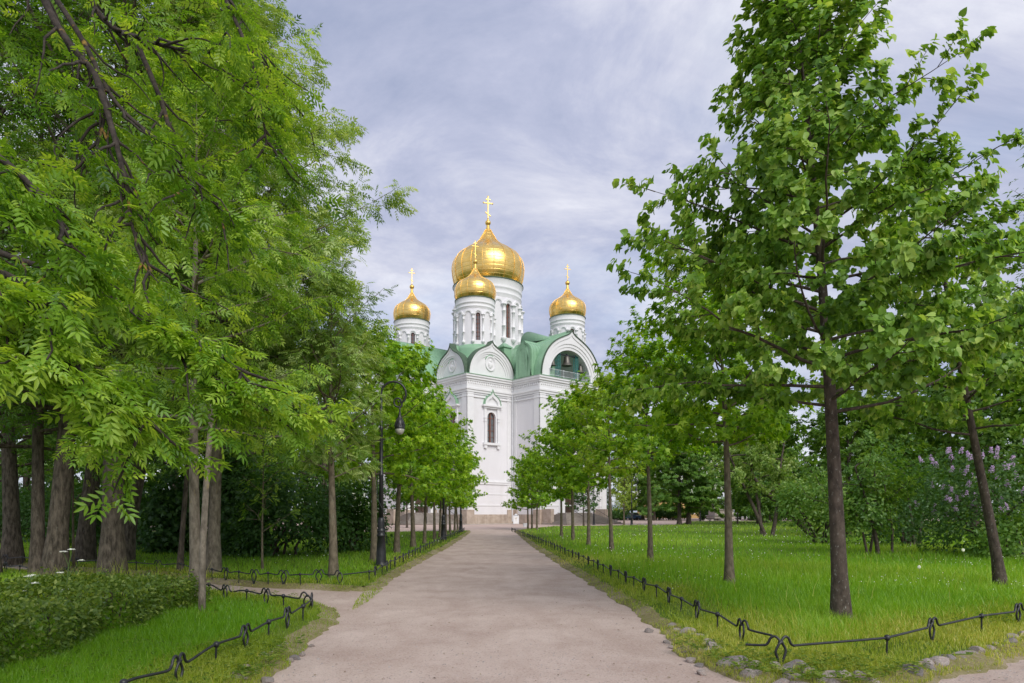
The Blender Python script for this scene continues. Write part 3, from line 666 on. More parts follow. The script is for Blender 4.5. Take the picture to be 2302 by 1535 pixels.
def window(parent, mp, oc, a, sill, spring, depth, bars, bw=.05, name='window'):
    """brown frame (part) with glass panes (sub-parts)"""
    b = MB(); out = [(oc - a, sill)] + arch(oc, a, spring) + [(oc + a, sill)]; inn = [(oc - a + bw, sill + bw)] + arch(oc, a - bw, spring) + [(oc + a - bw, sill + bw)]
    b.ring(out, inn, mp, -depth + .02, -depth + .12)
    b.prism([(oc - a, sill), (oc + a, sill), (oc + a, sill + bw), (oc - a, sill + bw)], mp, -depth + .02, -depth + .12)
    b.prism([(oc - bw * 1.5, sill), (oc + bw * 1.5, sill), (oc + bw * 1.5, spring + a - .02), (oc - bw * 1.5, spring + a - .02)], mp, -depth + .015, -depth + .14)
    for i, z in enumerate(bars):
        t = bw * (.7 if i % 2 else .35); b.prism([(oc - a, z - t), (oc + a, z - t), (oc + a, z + t), (oc - a, z + t)], mp, -depth + .025, -depth + .11)
    f = b.build(name, M['brown'], parent)
    for s in (-1, 1):
        g = MB(); e = [(oc, sill), (oc + s * a, sill)] + [p for p in arch(oc, a, spring)][:: -s][: 7]
        g.add([mp(x, -depth + .03 + .012 * s, z) for x, z in e], [tuple(range(len(e)))]); g.build('pane', M['glass'], f)
    return f

# --- body: main block + arms
XB, YB, XA, YA, AX, AY = 13.6, 10.0, 18.9, 15.3, 5.75, 3.6
outline = [(-XB, -YB), (-AX, -YB), (-AX, -YA), (AX, -YA), (AX, -YB), (XB, -YB), (XB, -AY), (XA, -AY), (XA, AY), (XB, AY), (XB, YB), (AX, YB), (AX, YA), (-AX, YA), (-AX, YB), (-XB, YB), (-XB, AY), (-XA, AY), (-XA, -AY), (-XB, -AY)]
wins = {0: [(4.05, .72)], 19: [(3.2, .72)], 4: [(4.0, .72)]}        # facet index -> window centres
WS, WP = 10.75, 14.1                          # window sill / spring
b = MB(); n = len(outline); wlist = []
for i in range(n):
    (x0, y0), (x1, y1) = outline[i], outline[(i + 1) % n]; L = math.hypot(x1 - x0, y1 - y0); mp = flat_map(x0, y0, (x1 - x0) / L, (y1 - y0) / L)
    if i in wins:
        c, a = wins[i][0]; arched_panel(b, mp, 0, L, 1.2, ZC, c, a, WS, WP, .35); wlist.append((mp, c, a))
    elif i in (2, 18):
        arched_panel(b, mp, 0, L, 1.2, ZC, L / 2, 1.25, 1.5, 4.4, .6)
    else: b.add([mp(0, 0, 1.2), mp(L, 0, 1.2), mp(L, 0, ZC), mp(0, 0, ZC)], [(0, 1, 2, 3)])
b.build('wall', M['plaster'], CH)
# plinth of granite blocks
for i in range(n):
    (x0, y0), (x1, y1) = outline[i], outline[(i + 1) % n]; L = math.hypot(x1 - x0, y1 - y0); mp = flat_map(x0, y0, (x1 - x0) / L, (y1 - y0) / L)
    if i in (0, 1, 2, 3, 4, 18, 19):
        k = max(3, round(L / 1.5)); 
        for j in range(k):
            s0, s1 = L * j / k + .006, L * (j + 1) / k - .006; d = .14 + .006 * ((j * 7 + i) % 3)
            m = MB(); m.prism([(s0, 0), (s1, 0), (s1, 1.28), (s0, 1.28)], mp, -.02, d); m.build('plinth_block', M['granite'], CH)
    else:
        m = MB(); m.prism([(0, 0), (L, 0), (L, 1.28), (0, 1.28)], mp, -.02, .14); m.build('plinth_block', M['granite'], CH)
# corner pilasters with pedestals, mouldings, cornice
band = MB(); cor = MB(); corg = MB()
def around(bm_, z0, z1, d, e=0.0):
    for i in range(n):
        p0, p1 = Vector(outline[i]), Vector(outline[(i + 1) % n]); pm, pn = Vector(outline[i - 1]), Vector(outline[(i + 2) % n])
        dr = (p1 - p0).normalized(); L = (p1 - p0).length; mp = flat_map(p0.x, p0.y, dr.x, dr.y)
        cv = lambda a, b_: (a.x * b_.y - a.y * b_.x)
        e0 = d if cv((p0 - pm), dr) > 0 else -d; e1 = d if cv(dr, (pn - p1)) > 0 else -d
        vs = [mp(-e0, d, z0), mp(L + e1, d, z0), mp(L + e1, d, z1), mp(-e0, d, z1), mp(0, 0, z0), mp(L, 0, z0), mp(L, 0, z1), mp(0, 0, z1)]
        bm_.add(vs, [(0, 1, 2, 3), (4, 5, 1, 0), (3, 2, 6, 7)])
for i in range(n):
    p0, p1 = Vector(outline[i]), Vector(outline[(i + 1) % n]); pm, pn = Vector(outline[i - 1]), Vector(outline[(i + 2) % n])
    dr = (p1 - p0).normalized(); L = (p1 - p0).length; mp = flat_map(p0.x, p0.y, dr.x, dr.y); cv = lambda a, b_: (a.x * b_.y - a.y * b_.x)
    for c, s0, s1 in ((cv(p0 - pm, dr), 0, 1), (cv(dr, pn - p1), L - 1, L)):
        e = .10
        if c > 0:                            # outer corner: broad pilaster that wraps it
            a0, a1 = (s0 - e, s1) if s0 == 0 else (s0, s1 + e)
            pil = MB(); pil.prism([(a0, 1.9), (a1, 1.9), (a1, ZC - .3), (a0, ZC - .3)], mp, -.01, e)
            ped = MB(); ped.prism([(a0 - .13 * (s0 == 0), 0), (a1 + .13 * (s0 != 0), 0), (a1 + .13 * (s0 != 0), 1.9), (a0 - .13 * (s0 == 0), 1.9)], mp, -.01, .24 + .002 * (i % 2)); ped.build('pedestal', M['granite'], CH); pil.build('pilaster', M['trim'], CH)
        else:
            pil = MB(); pil.prism([(s0 + .0, 1.9), (s1 - .0, 1.9), (s1, ZC - .3), (s0, ZC - .3)] if s0 else [(0, 1.9), (.8, 1.9), (.8, ZC - .3), (0, ZC - .3)], mp, -.01, .07 + .003 * (i % 2))
            ped = MB(); ped.prism([(s0, 0), (s1, 0), (s1, 1.9), (s0, 1.9)], mp, -.01, .185 + .003 * (i % 2)); ped.build('pedestal', M['granite'], CH); pil.build('pilaster', M['trim'], CH)
for z0, z1, d in ((5.25, 5.5, .12), (5.5, 5.62, .18), (5.62, 5.8, .07), (3.9, 4.0, .05), (2.4, 2.55, .06)): around(band, z0, z1, d)
band.build('string_course', M['trim'], CH)
for z0, z1, d in ((16.55, 16.68, .15), (16.95, 17.05, .13), (17.2, 17.5, .17), (17.5, 17.72, .28), (17.72, 18.6, .13), (18.6, 18.85, .26), (18.85, 19.15, .42), (19.15, 19.4, .55)): around(cor, z0, z1, d)
cor.build('cornice', M['trim'], CH)
around(corg, 19.4, 19.47, .62); corg.build('cornice_flashing', M['green'], CH)
# little dentil frieze blocks between the mouldings
den = MB()
for i in (0, 1, 2, 19):
    p0, p1 = Vector(outline[i]), Vector(outline[(i + 1) % n]); dr = (p1 - p0).normalized(); L = (p1 - p0).length; mp = flat_map(p0.x, p0.y, dr.x, dr.y)
    k = int(L / .36)
    for j in range(k):
        s = L * (j + .5) / k; den.prism([(s - .09, 18.28), (s + .09, 18.28), (s + .09, 18.58), (s - .09, 18.58)], mp, .1, .22)
tag(den.build('dentil_frieze', M['trim'], CH), kind='stuff')

def surround(mp, c, a):
    b = MB()
    b.ring([(c - a - .22, WS)] + arch(c, a + .22, WP) + [(c + a + .22, WS)], [(c - a, WS)] + arch(c, a, WP) + [(c + a, WS)], mp, 0, .09)
    for s in (-1, 1):
        x = c + s * (a + .40)
        for z0, z1, w, d in ((WS, 13.55, .13, .22), (13.55, 13.65, .21, .30), (13.65, 13.95, .16, .26), (13.95, 14.05, .22, .32), (14.05, 15.45, .19, .2)): b.prism([(x - w, z0), (x + w, z0), (x + w, z1), (x - w, z1)], mp, 0, d)
        b.prism([(x - .2, WS - .75), (x + .2, WS - .75), (x + .26, WS - .3), (x - .26, WS - .3)], mp, 0, .28)
    b.prism([(c - a - .75, WS - .3), (c + a + .75, WS - .3), (c + a + .75, WS), (c - a - .75, WS)], mp, 0, .38)
    b.prism([(c - a - .66, 15.28), (c + a + .66, 15.28), (c + a + .66, 15.5), (c - a - .66, 15.5)], mp, 0, .3)
    b.prism([(c - a - .92, 15.5), (c + a + .92, 15.5), (c + a + .92, 15.72), (c - a - .92, 15.72)], mp, 0, .5)
    o = sh(ogee(a + .62, 2.0), c, 15.72); i_ = sh(ogee(a + .20, 1.25), c, 15.72)
    b.prism(i_, mp, 0, .12); b.ring(o, i_, mp, 0, .36)
    p = b.build('window_surround', M['trim'], CH)
    g = MB(); g.ring(sh(ogee(a + .70, 2.1), c, 15.72), sh(ogee(a + .625, 2.005), c, 15.72), mp, 0, .46); g.build('hood', M['green'], p)
for mp, c, a in wlist:
    window(CH, mp, c, a, WS, WP, .35, [11.55, 12.4, 13.2, 14.05], .042); surround(mp, c, a)

# --- portals: door in the arm fronts, and stairs
for i, nm in ((2, 'right'), (18, 'left')):
    (x0, y0), (x1, y1) = outline[i], outline[i + 1]; L = math.hypot(x1 - x0, y1 - y0); dx, dy = (x1 - x0) / L, (y1 - y0) / L; mp = flat_map(x0, y0, dx, dy)
    d = MB(); dd = [(L / 2 - 1.25, 1.5)] + arch(L / 2, 1.25, 4.4) + [(L / 2 + 1.25, 1.5)]; d.prism(dd, mp, -.6, -.45)
    for s in (-.62, .62):
        for z0, z1 in ((1.7, 2.6), (2.75, 4.1)): d.prism([(L / 2 + s - .42, z0), (L / 2 + s + .42, z0), (L / 2 + s + .42, z1), (L / 2 + s - .42, z1)], mp, -.45, -.40)
    d.build('door', M['wood_door'], CH)
    q = MB(); q.ring([(L / 2 - 1.75, 1.5)] + arch(L / 2, 1.75, 4.4) + [(L / 2 + 1.75, 1.5)], [(L / 2 - 1.25, 1.5)] + arch(L / 2, 1.25, 4.4) + [(L / 2 + 1.25, 1.5)], mp, 0, .25)
    q.ring([(L / 2 - 2.2, 1.5)] + arch(L / 2, 2.2, 4.4) + [(L / 2 + 2.2, 1.5)], [(L / 2 - 1.76, 1.5)] + arch(L / 2, 1.76, 4.4) + [(L / 2 + 1.76, 1.5)], mp, 0, .14); q.build('portal_arch', M['trim'], CH)
    nx, ny = dy, -dx; w = matrix_pos = CH.matrix_basis @ Vector((x0 + dx * L / 2, y0 + dy * L / 2, 0))
    S = empty('staircase', w, R(40) + math.atan2(dy, dx), 'wide pale stone stairs before the %s church entrance' % ('right' if i == 2 else 'left'), 'stairs', 'stone stairs at the church entrances')
    for k in range(10):
        r = (9 - k) * .34; m = MB(); m.box(-2.6 - r, 2.6 + r, -1.7 - r, -.17, .15 * k + (0 if k == 0 else .002), .15 * (k + 1) - .035); m.box(-2.66 - r, 2.66 + r, -1.78 - r, -.17, .15 * (k + 1) - .035, .15 * (k + 1)); m.build('step', M['step'], S)
    for s in (-1, 1):
        m = MB(); m.box(s * 5.05 - .3 + (-.25 if s < 0 else .25), s * 5.05 + .3 + (-.25 if s < 0 else .25), -1.9, -.17, 0, 2.0); m.build('parapet', M['granite'], S, bevel=.03)
        m = MB(); m.tube([(s * 2.4, -1.5, 1.5), (s * 2.4, -1.5, 2.45), (s * 2.4, -4.6, 1.0), (s * 2.4, -4.6, .1)], .03, 6); m.build('handrail', M['iron'], S)

# --- roofs: crossing ogee vaults with standing seams
def vault(name, cx_, cy_, w, h, along, a0, a1, z=ZC, seam=.62, mat='green', edge=True):
    """ogee barrel from a0 to a1 along 'y' or 'x' (local)"""
    mp = (lambda s, d, zz: (cx_ + s, d, zz)) if along == 'y' else (lambda s, d, zz: (d, cy_ + s, zz))
    o = sh(ogee(w, h), 0, z); b = MB(); k = len(o)
    b.add([mp(s, a0, q) for s, q in o] + [mp(s, a1, q) for s, q in o], [(i, i + 1, k + i + 1, k + i) for i in range(k - 1)], 0, True)
    o2 = sh(ogee(w + .03, h + .03), 0, z); a = min(a0, a1) + .4
    while a < max(a0, a1):
        b.ring(o2, o, mp, a, a + .035); a += seam
    r = b.build(name, M[mat], CH)
    return r
def gable(cx_, cy_, w, h, axis, face, opening=None, medal=True):
    """white keel-arched gable standing on the cornice; axis = outward direction"""
    if axis == '-y': mp = lambda s, d, z: (cx_ + s, face - d, z)
    else: mp = lambda s, d, z: (face - d, cy_ - s, z)
    b = MB(); O = sh(ogee(w, h), 0, ZC); O2 = sh(ogee(w * .93, h * .92), 0, ZC); N = len(O)
    def circ(r): return [(-r * cos(pi * i / (N - 1)), ZC + r * sin(pi * i / (N - 1))) for i in range(N)]
    r1, r2, r3 = w * .84, w * .77, w * .70
    b.ring(O, O2, mp, -.5, .34); b.ring(O2, circ(r1), mp, -.5, .24); b.ring(circ(r1), circ(r2), mp, -.5, .14); b.ring(circ(r2), circ(r3), mp, -.9, .05)
    if opening is None: b.prism(circ(r2 + .01), mp, -.5, -.05)
    g = b.build('gable', M['trim'], CH)
    e = MB(); e.ring(sh(ogee(w + .12, h + .16), 0, ZC), sh(ogee(w + .005, h + .005), 0, ZC), mp, -.6, .46); e.build('gable_flashing', M['green_dark'], g)
    if medal:
        m = MB(); zc = ZC + .46 * w; R_ = .235 * w
        cc = lambda rx, rz: [(rx * cos(2 * pi * i / 28), zc + rz * sin(2 * pi * i / 28)) for i in range(29)]
        m.ring(cc(R_, R_ * 1.12), cc(R_ * .84, R_ * .95), mp, -.05, .09); m.ring(cc(R_ * .84, R_ * .95), cc(R_ * .74, R_ * .84), mp, -.05, 0.03)
        def blob(sx_, sz_, rx, rz, rd):
            vs, fs = [], []
            for i in range(7):
                for j in range(10):
                    t = pi * i / 6; a = 2 * pi * j / 10; vs.append(mp(sx_ + rx * sin(t) * cos(a), -.05 + rd * sin(t) * sin(a), zc + sz_ + rz * cos(t)))
            for i in range(6):
                for j in range(10): fs.append((i * 10 + j, i * 10 + (j + 1) % 10, i * 10 + 10 + (j + 1) % 10, i * 10 + 10 + j))
            m.add(vs, fs, 0, True)
        blob(.02 * w, R_ * .42, R_ * .24, R_ * .28, .12); blob(0, -R_ * .25, R_ * .42, R_ * .52, .14); blob(-R_ * .3, -R_ * .1, R_ * .14, R_ * .4, .18); blob(R_ * .28, -R_ * .2, R_ * .13, R_ * .34, .18)
        md = m.build('medallion', M['trim'], g)
        f = MB(); up = lambda r: [(-r * cos(pi * i / 14), zc + 1.12 * r * sin(pi * i / 14)) for i in range(2, 10)]
        f.ring(up(R_ + .09), up(R_ + .01), mp, -.12, .10); f.build('medallion_flashing', M['green'], g)
    return g
CX, CYm = -9.675, -6.8
vault('roof_vault', CX, 0, 3.82, 4.7, 'y', -YB + .02, -1.0)
vault('roof_vault', 0, CYm, 3.12, 4.3, 'x', -XB + .02, -4.0)
gable(CX, 0, 3.88, 4.62, '-y', -YB); gable(0, CYm, 3.18, 4.25, '-x', -XB)
vault('roof_vault', 9.675, 0, 3.95, 4.75, 'y', -YB - .25, -1.0); vault('roof_vault', 0, CYm, 3.25, 4.35, 'x', XB + .25, 4.0); gable(9.675, 0, 3.88, 4.62, '-y', -YB)
vault('roof_vault', CX, 0, 3.95, 4.75, 'y', 1.0, YB + .2); vault('roof_vault', 0, 6.8, 3.25, 4.35, 'x', -XB - .2, -4.0)
vault('roof_vault', 0, 0, 5.85, 6.75, 'y', -YA - .25, YA); vault('roof_vault', 0, 0, 3.7, 5.4, 'x', -XA - .2, XA)
gable(0, 0, 5.72, 6.6, '-y', -YA, opening=True, medal=False); gable(0, 0, 3.5, 4.9, '-x', -XA)
m = MB(); m.box(-XB + .1, XB - .1, -YB + .1, YB - .1, ZC - .3, ZC + .02); m.box(-AX + .1, AX - .1, -YA + .1, YA - .1, ZC - .31, ZC + .015); m.box(-XA + .1, XA - .1, -AY + .1, AY - .1, ZC - .32, ZC + .01); m.build('roof_deck', M['green'], CH)

# belfry room behind the big open arch
m = MB(); arc = [(-4.4 * cos(pi * i / 20), ZC + 4.4 * sin(pi * i / 20)) for i in range(21)]
k = 21; m.add([(x, -YA + .4, z) for x, z in arc] + [(x, -YB - .3, z) for x, z in arc], [(i, i + 1, k + i + 1, k + i) for i in range(k - 1)] + [tuple(range(k, 2 * k))], 0, True)
m.build('belfry_room', M['plaster'], CH)
rl = MB()
for z in (ZC + .25, ZC + 1.05): rl.tube([(-4.1, -YA - .1, z), (4.1, -YA - .1, z)], .03, 6)
for i in range(34): rl.tube([(-4.0 + 8.0 * i / 33, -YA - .1, ZC + .25), (-4.0 + 8.0 * i / 33, -YA - .1, ZC + 1.05)], .016, 5)
for x in (-4, -1.35, 1.35, 4): rl.tube([(x, -YA - .1, ZC), (x, -YA - .1, ZC + 1.15)], .04, 6)
rl.build('railing', M['pipe'], CH)
for x in (-1.75, 1.75):
    m = MB(); y = -YA + .6; zt = ZC + math.sqrt(4.3 ** 2 - (abs(x) + .3) ** 2)
    for dx_ in (-.2, .2):
        for dy_ in (-.2, .2): m.box(x + dx_ - .026, x + dx_ + .026, y + dy_ - .026, y + dy_ + .026, ZC, zt)
    zz = ZC
    while zz < zt - .5:
        for dy_ in (-.2, .2): m.tube([(x - .2, y + dy_, zz), (x + .2, y + dy_, zz + .25)], .018, 4); m.tube([(x + .2, y + dy_, zz + .25), (x - .2, y + dy_, zz + .5)], .018, 4)
        zz += .5
    m.build('belfry_column', M['teal'], CH)
m = MB(); m.box(-2.6, 2.6, -YA + .5, -YA + .7, ZC + 3.36, ZC + 3.5); m.build('bell_beam', M['iron'], CH)
def bell(x, y, zt, s, label):
    p = CH.matrix_basis @ Vector((x, y, zt)); t = empty('church_bell', p, R(40), label, 'bell', 'bronze bells hung in the open arch')
    b = MB(); b.lathe([(.02, .0), (.22, -.02), (.30, -.08), (.34, -.25), (.38, -.55), (.46, -.85), (.60, -1.08), (.66, -1.15), (.62, -1.17), (.5, -1.05)], 24); b.build('bell_body', M['bronze'], t)
    b = MB(); b.box(-.12, .12, -.05, .05, -.02, .28); b.build('yoke', M['iron'], t); b = MB(); b.tube([(0, 0, -.4), (0, 0, -1.15)], .03, 6); b.lathe([(.001, -1.3), (.09, -1.2), (.001, -1.08)], 10); b.build('clapper', M['iron'], t)
    t.scale = (s, s, s); return t
bell(0, -YA + .62, ZC + 3.35, 1.15, 'largest bronze bell, hung centrally between the teal lattice columns')
bell(-2.75, -YA + .62, ZC + 2.55, .75, 'small bronze bell left of the teal lattice columns')
bell(2.7, -YA + .62, ZC + 2.4, .85, 'small bronze bell right of the teal lattice columns')

# dormer on the left flank of the belfry vault, semi-cone above it, chimney
dy0, dz = -12.8, ZC
mpd = lambda s, d, z: (-6.38 - d, dy0 - s, z)
b = MB(); O = sh(ogee(1.4, 1.75), 0, dz + 3.15); I = [(-.82 * cos(pi * i / 20), dz + 3.0 + .82 * sin(pi * i / 20)) for i in range(21)]
O = [(-1.4, dz)] + O + [(1.4, dz)]; I = [(-.82, dz)] + I + [(.82, dz)]
b.ring(O, I, mpd, -.25, .02); b.ring(I, [(x * .86, z - .1 * (z > dz + 1)) for x, z in I], mpd, -.4, -.12)
k = len(O); b.add([mpd(s, -.25, z) for s, z in O] + [mpd(s, -4.6, z) for s, z in O], [(i, i + 1, k + i + 1, k + i) for i in range(k - 1)], 0, True)
a = .6
while a < 4.4:
    Oo = [(-1.43, dz)] + sh(ogee(1.43, 1.78), 0, dz + 3.15) + [(1.43, dz)]; b.ring(Oo, O, mpd, -a - .03, -a); a += .55
dm = b.build('dormer', M['green'], CH)
b = MB(); b.prism(I, mpd, -.43, -.41); b.build('dormer_dark_sheet', M['darkroom'], dm)  # dark sheet standing in for the shade inside the open dormer arch
b = MB()
for z in (dz + .2, dz + .95): b.tube([mpd(-.7, -.1, z), mpd(.7, -.1, z)], .03, 5)
for i in range(7): b.tube([mpd(-.7 + 1.4 * i / 6, -.1, dz + .2), mpd(-.7 + 1.4 * i / 6, -.1, dz + .95)], .02, 4)
b.tube([mpd(.3, -.3, dz), mpd(.3, -.3, dz + 2.5)], .09, 6); b.build('dormer_rail', M['brown'], dm)
b = MB(); A = [(-2.0 * cos(pi * i / 14), 2.0 * sin(pi * i / 14)) for i in range(15)]
b.add([(x - .1, -7.6, 25.6 + z) for x, z in A] + [(x * .06 - .1, -12.2, 25.7 + z * .06) for x, z in A], [(i, i + 1, 16 + i, 15 + i) for i in range(14)] + [tuple(range(15))], 0, True); b.build('roof_cone', M['green'], CH)
b = MB(); b.box(-6.55, -5.25, -9.2, -7.9, 19.6, 24.1); b.box(-6.7, -5.1, -9.35, -7.75, 24.1, 24.25)
b.add([(-6.7, -9.35, 24.25), (-5.1, -9.35, 24.25), (-5.1, -7.75, 24.25), (-6.7, -7.75, 24.25), (-6.2, -8.55, 24.85), (-5.6, -8.55, 24.85)], [(0, 1, 5, 4), (2, 3, 4, 5), (1, 2, 5), (3, 0, 4)]); b.build('chimney', M['green'], CH)
for x0, y0 in ((-AX - .22, -YB - .22), (-XB - .22, -AY - .25)):
    b = MB(); b.tube([(x0, y0, .3), (x0, y0, 18.7), (x0 - .1, y0 - .1, 19.1)], .11, 8); b.lathe([(.12, 18.5), (.25, 18.85), (.25, 19.0), (.1, 19.0)], 8, (x0, y0, 0)); 
    for z in (3, 6, 9, 12, 15, 18): b.lathe([(.13, z), (.13, z + .06)], 8, (x0, y0, 0))
    b.build('downpipe', M['pipe'], CH)

# --- drums and onion domes
PROF = [(r, z * (1 + .045 * max(0, z - .4) / 1.1)) for r, z in [(.885, 0), (.94, .1), (.98, .24), (1.0, .42), (.995, .52), (.965, .65), (.905, .765), (.82, .855), (.71, .935), (.60, 1.0), (.49, 1.06), (.40, 1.118), (.315, 1.18), (.24, 1.26), (.175, 1.365), (.12, 1.45), (.078, 1.525)]]
def onion(name, x, y, Rm, zd):
    b = MB(); b.lathe([(r * Rm, z * Rm) for r, z in PROF], 72, cap=False); d = b.build(name, M['gold'], CH); d.location = (x, y, zd)
    nr = 20 if Rm > 4 else 16; m = MB(); pr = [((r + .006) * Rm, z * Rm) for r, z in PROF]
    m.tube([(r, 0, z) for r, z in pr], .034 if Rm > 4 else .022, 5); rm = m.mesh('rib', M['gold_rib'])
    for k in range(nr): place('rib', rm, d, (0, 0, 0), 2 * pi * (k + .3) / nr)
    sm = Rm < 4; nb_, zb_, rb_ = (1.80, 1.935, .125) if sm else (1.70, 1.79, .078)
    m = MB(); m.lathe([(.105 * Rm if sm else .085 * Rm, 1.52 * Rm), (.09 * Rm if sm else .07 * Rm, 1.54 * Rm), (.06 * Rm if sm else .045 * Rm, nb_ * Rm)] + [(max(rb_ * Rm * sin(pi * i / 8), .01), (zb_ - rb_ * cos(pi * i / 8)) * Rm) for i in range(1, 8)] + [(.03 * Rm, (zb_ + rb_) * Rm), (.02 * Rm, (zb_ + rb_ + .05) * Rm)], 20); m.build('finial', M['gold_rib'], d)
    c = MB(); z0, z1 = (2.04 * Rm, 2.95 * Rm) if sm else (1.85 * Rm, 2.52 * Rm); t = .009 * Rm + .012; H = z1 - z0; dd = .018 * Rm
    c.box(-t, t, -dd, dd, z0, z1)
    aw_ = .17 * Rm if sm else .13 * Rm; c.box(-aw_, aw_, -dd * .9, dd * .9, z0 + H * .72 - t, z0 + H * .72 + t); c.box(-aw_ / 2, aw_ / 2, -dd * .9, dd * .9, z0 + H * .87 - t, z0 + H * .87 + t)
    q = .075 * Rm; zs = z0 + H * .27
    c.add([(-q, -dd * .9, zs + .045 * Rm - t), (q, -dd * .9, zs - .045 * Rm - t), (q, -dd * .9, zs - .045 * Rm + t), (-q, -dd * .9, zs + .045 * Rm + t), (-q, dd * .9, zs + .045 * Rm - t), (q, dd * .9, zs - .045 * Rm - t), (q, dd * .9, zs - .045 * Rm + t), (-q, dd * .9, zs + .045 * Rm + t)],
          [(0, 1, 2, 3), (7, 6, 5, 4), (0, 4, 5, 1), (1, 5, 6, 2), (2, 6, 7, 3), (3, 7, 4, 0)])
    for ex, ez in ((-aw_, z0 + H * .72), (aw_, z0 + H * .72), (0, z1)): c.lathe([(.002, -.03 * Rm), (.026 * Rm, 0), (.002, .03 * Rm)], 6, (ex, 0, ez))
    cr = c.build('cross', M['gold_rib'], d); cr.rotation_euler = (0, 0, R(-22))
def drum(x, y, r, z0, zd, nb, wevery, woff, sill, spring, ph, Rm):
    """arcaded drum: bays with blind or glazed arches, columns, cornice rings"""
    mp = cyl_map(x, y, r); pit = 2 * pi * r / nb; aw = pit * .24; b = MB(); wl = []
    for k in range(nb):
        s0 = ph * r + k * pit
        if k % wevery == woff: arched_panel(b, mp, s0, s0 + pit, z0, zd, s0 + pit / 2, aw, sill, spring, .38 if r > 3 else .3, 0, 3); wl.append(s0 + pit / 2)
        else:
            for j in range(6):
                u0, u1 = s0 + pit * j / 6, s0 + pit * (j + 1) / 6; b.add([mp(u0, 0, z0), mp(u1, 0, z0), mp(u1, 0, zd), mp(u0, 0, zd)], [(0, 1, 2, 3)], 0, False)
    D = b.build('drum', M['plaster'], CH)
    for s in wl:
        nbar = 6; window(CH, mp, s, aw, sill, spring, .38 if r > 3 else .3, [sill + (spring - sill) * i / nbar for i in range(1, nbar + 1)], .042 if r > 3 else .03)
    zs = spring + .12 * r / 2.5; ra = pit * .5; t = pit * .13
    am = MB(); am.ring(sh([(-(ra - t * .4) * cos(pi * i / 12), (ra - t * .4) * sin(pi * i / 12)) for i in range(13)], 0, zs), sh([(-(ra - t * 1.5) * cos(pi * i / 12), (ra - t * 1.5) * sin(pi * i / 12)) for i in range(13)], 0, zs), cyl_map(0, 0, r), -.02, .10 + .02 * r)
    am.ring(sh([(-(ra - t * 1.5) * cos(pi * i / 12), (ra - t * 1.5) * sin(pi * i / 12)) for i in range(13)], 0, zs), sh([(-(ra - t * 2.0) * cos(pi * i / 12), (ra - t * 2.0) * sin(pi * i / 12)) for i in range(13)], 0, zs), cyl_map(0, 0, r), -.02, .05 + .01 * r)
    ame = am.mesh('arch_moulding', M['trim'])
    cm = MB(); cr_ = .042 * r + .02; cr2 = r + .07 + .01 * r; zb = sill - .1
    cm.lathe([(cr_ * .3, zb - cr_ * 3), (cr_ * 1.2, zb - cr_ * 2), (cr_ * 1.9, zb - .15), (cr_ * 1.9, zb), (cr_ * 1.3, zb + .08), (cr_, zb + .16), (cr_, zb + (zs - zb) * .33), (cr_ * 1.3, zb + (zs - zb) * .335), (cr_ * 1.3, zb + (zs - zb) * .365), (cr_, zb + (zs - zb) * .37), (cr_, zs - cr_ * 5), (cr_ * 1.35, zs - cr_ * 4.8), (cr_ * 1.35, zs - cr_ * 4.4), (cr_, zs - cr_ * 4.2), (cr_ * 1.1, zs - cr_ * 2), (cr_ * 1.8, zs - cr_ * .9), (cr_ * 2.1, zs - cr_ * .8), (cr_ * 2.1, zs)], 10, (cr2, 0, 0))
    cme = cm.mesh('column', M['trim'])
    for k in range(nb):
        o = place('column', cme, D, (x, y, 0), ph + 2 * pi * k / nb); o = place('arch_moulding', ame, D, (x, y, 0), ph + 2 * pi * (k + .5) / nb)
    H = zd - (zs + ra); c = MB(); zc = zs + ra
    e = Rm * .965
    c.lathe([(r, zc + H * .05), (r + .05, zc + H * .08), (r + .05, zc + H * .2), (r + .1, zc + H * .22), (r + .1, zc + H * .26), (r + .07, zc + H * .28), (r + .07, zc + H * .48), (r + .14, zc + H * .5), (r + .16, zc + H * .56), (r + .12, zc + H * .6), (r + .14, zc + H * .68), (r + (e - r) * .7, zc + H * .86), (e, zc + H * .93)], 72, (x, y, 0), cap=False); c.build('drum_cornice', M['trim'], CH)
    g = MB(); g.lathe([(e, zd - H * .07), (e + .07, zd - H * .06), (e + .07, zd - H * .02), (Rm * .9, zd + .06)], 72, (x, y, 0), cap=False); g.build('eave', M['green_dark'], CH)
    onion('dome', x, y, Rm, zd)
drum(-1.3, .57, 5.0, 22.5, 35.75, 18, 3, 1, 27.1, 31.75, R(27 - 40 - 90 - 20), 5.52)
for x, y, zt_ in ((-9.7, -6.8, 30.25), (8.2, -7.0, 31.15), (-10.2, 8.0, 30.45), (8.3, 8.1, 30.45)):
    drum(x, y, 2.53, 22.0, zt_, 12, 3, 1, zt_ - 5.85, zt_ - 2.5, R(-90 - 40 - 5 - 30), 2.8)
    b = MB(); b.lathe([(3.05, 20.5), (3.05, 23.2), (2.8, 23.75), (2.5, 23.9)], 40, (x, y, 0), cap=False); b.build('drum_skirt', M['green'], CH)
b = MB(); b.lathe([(6.3, 22), (6.2, 24.6), (5.2, 25.4)], 48, (-1.3, .57, 0), cap=False); b.build('drum_skirt', M['green'], CH)
b = MB(); b.box(-XB - 1.4, XB + 1.4, -YB - 1.4, YB + 1.4, -.2, .06); tag(b.build('pavement', M['step']), kind='structure').location = (0.96, 104.4, 0)
bpy.data.objects['pavement'].rotation_euler = (0, 0, R(40))
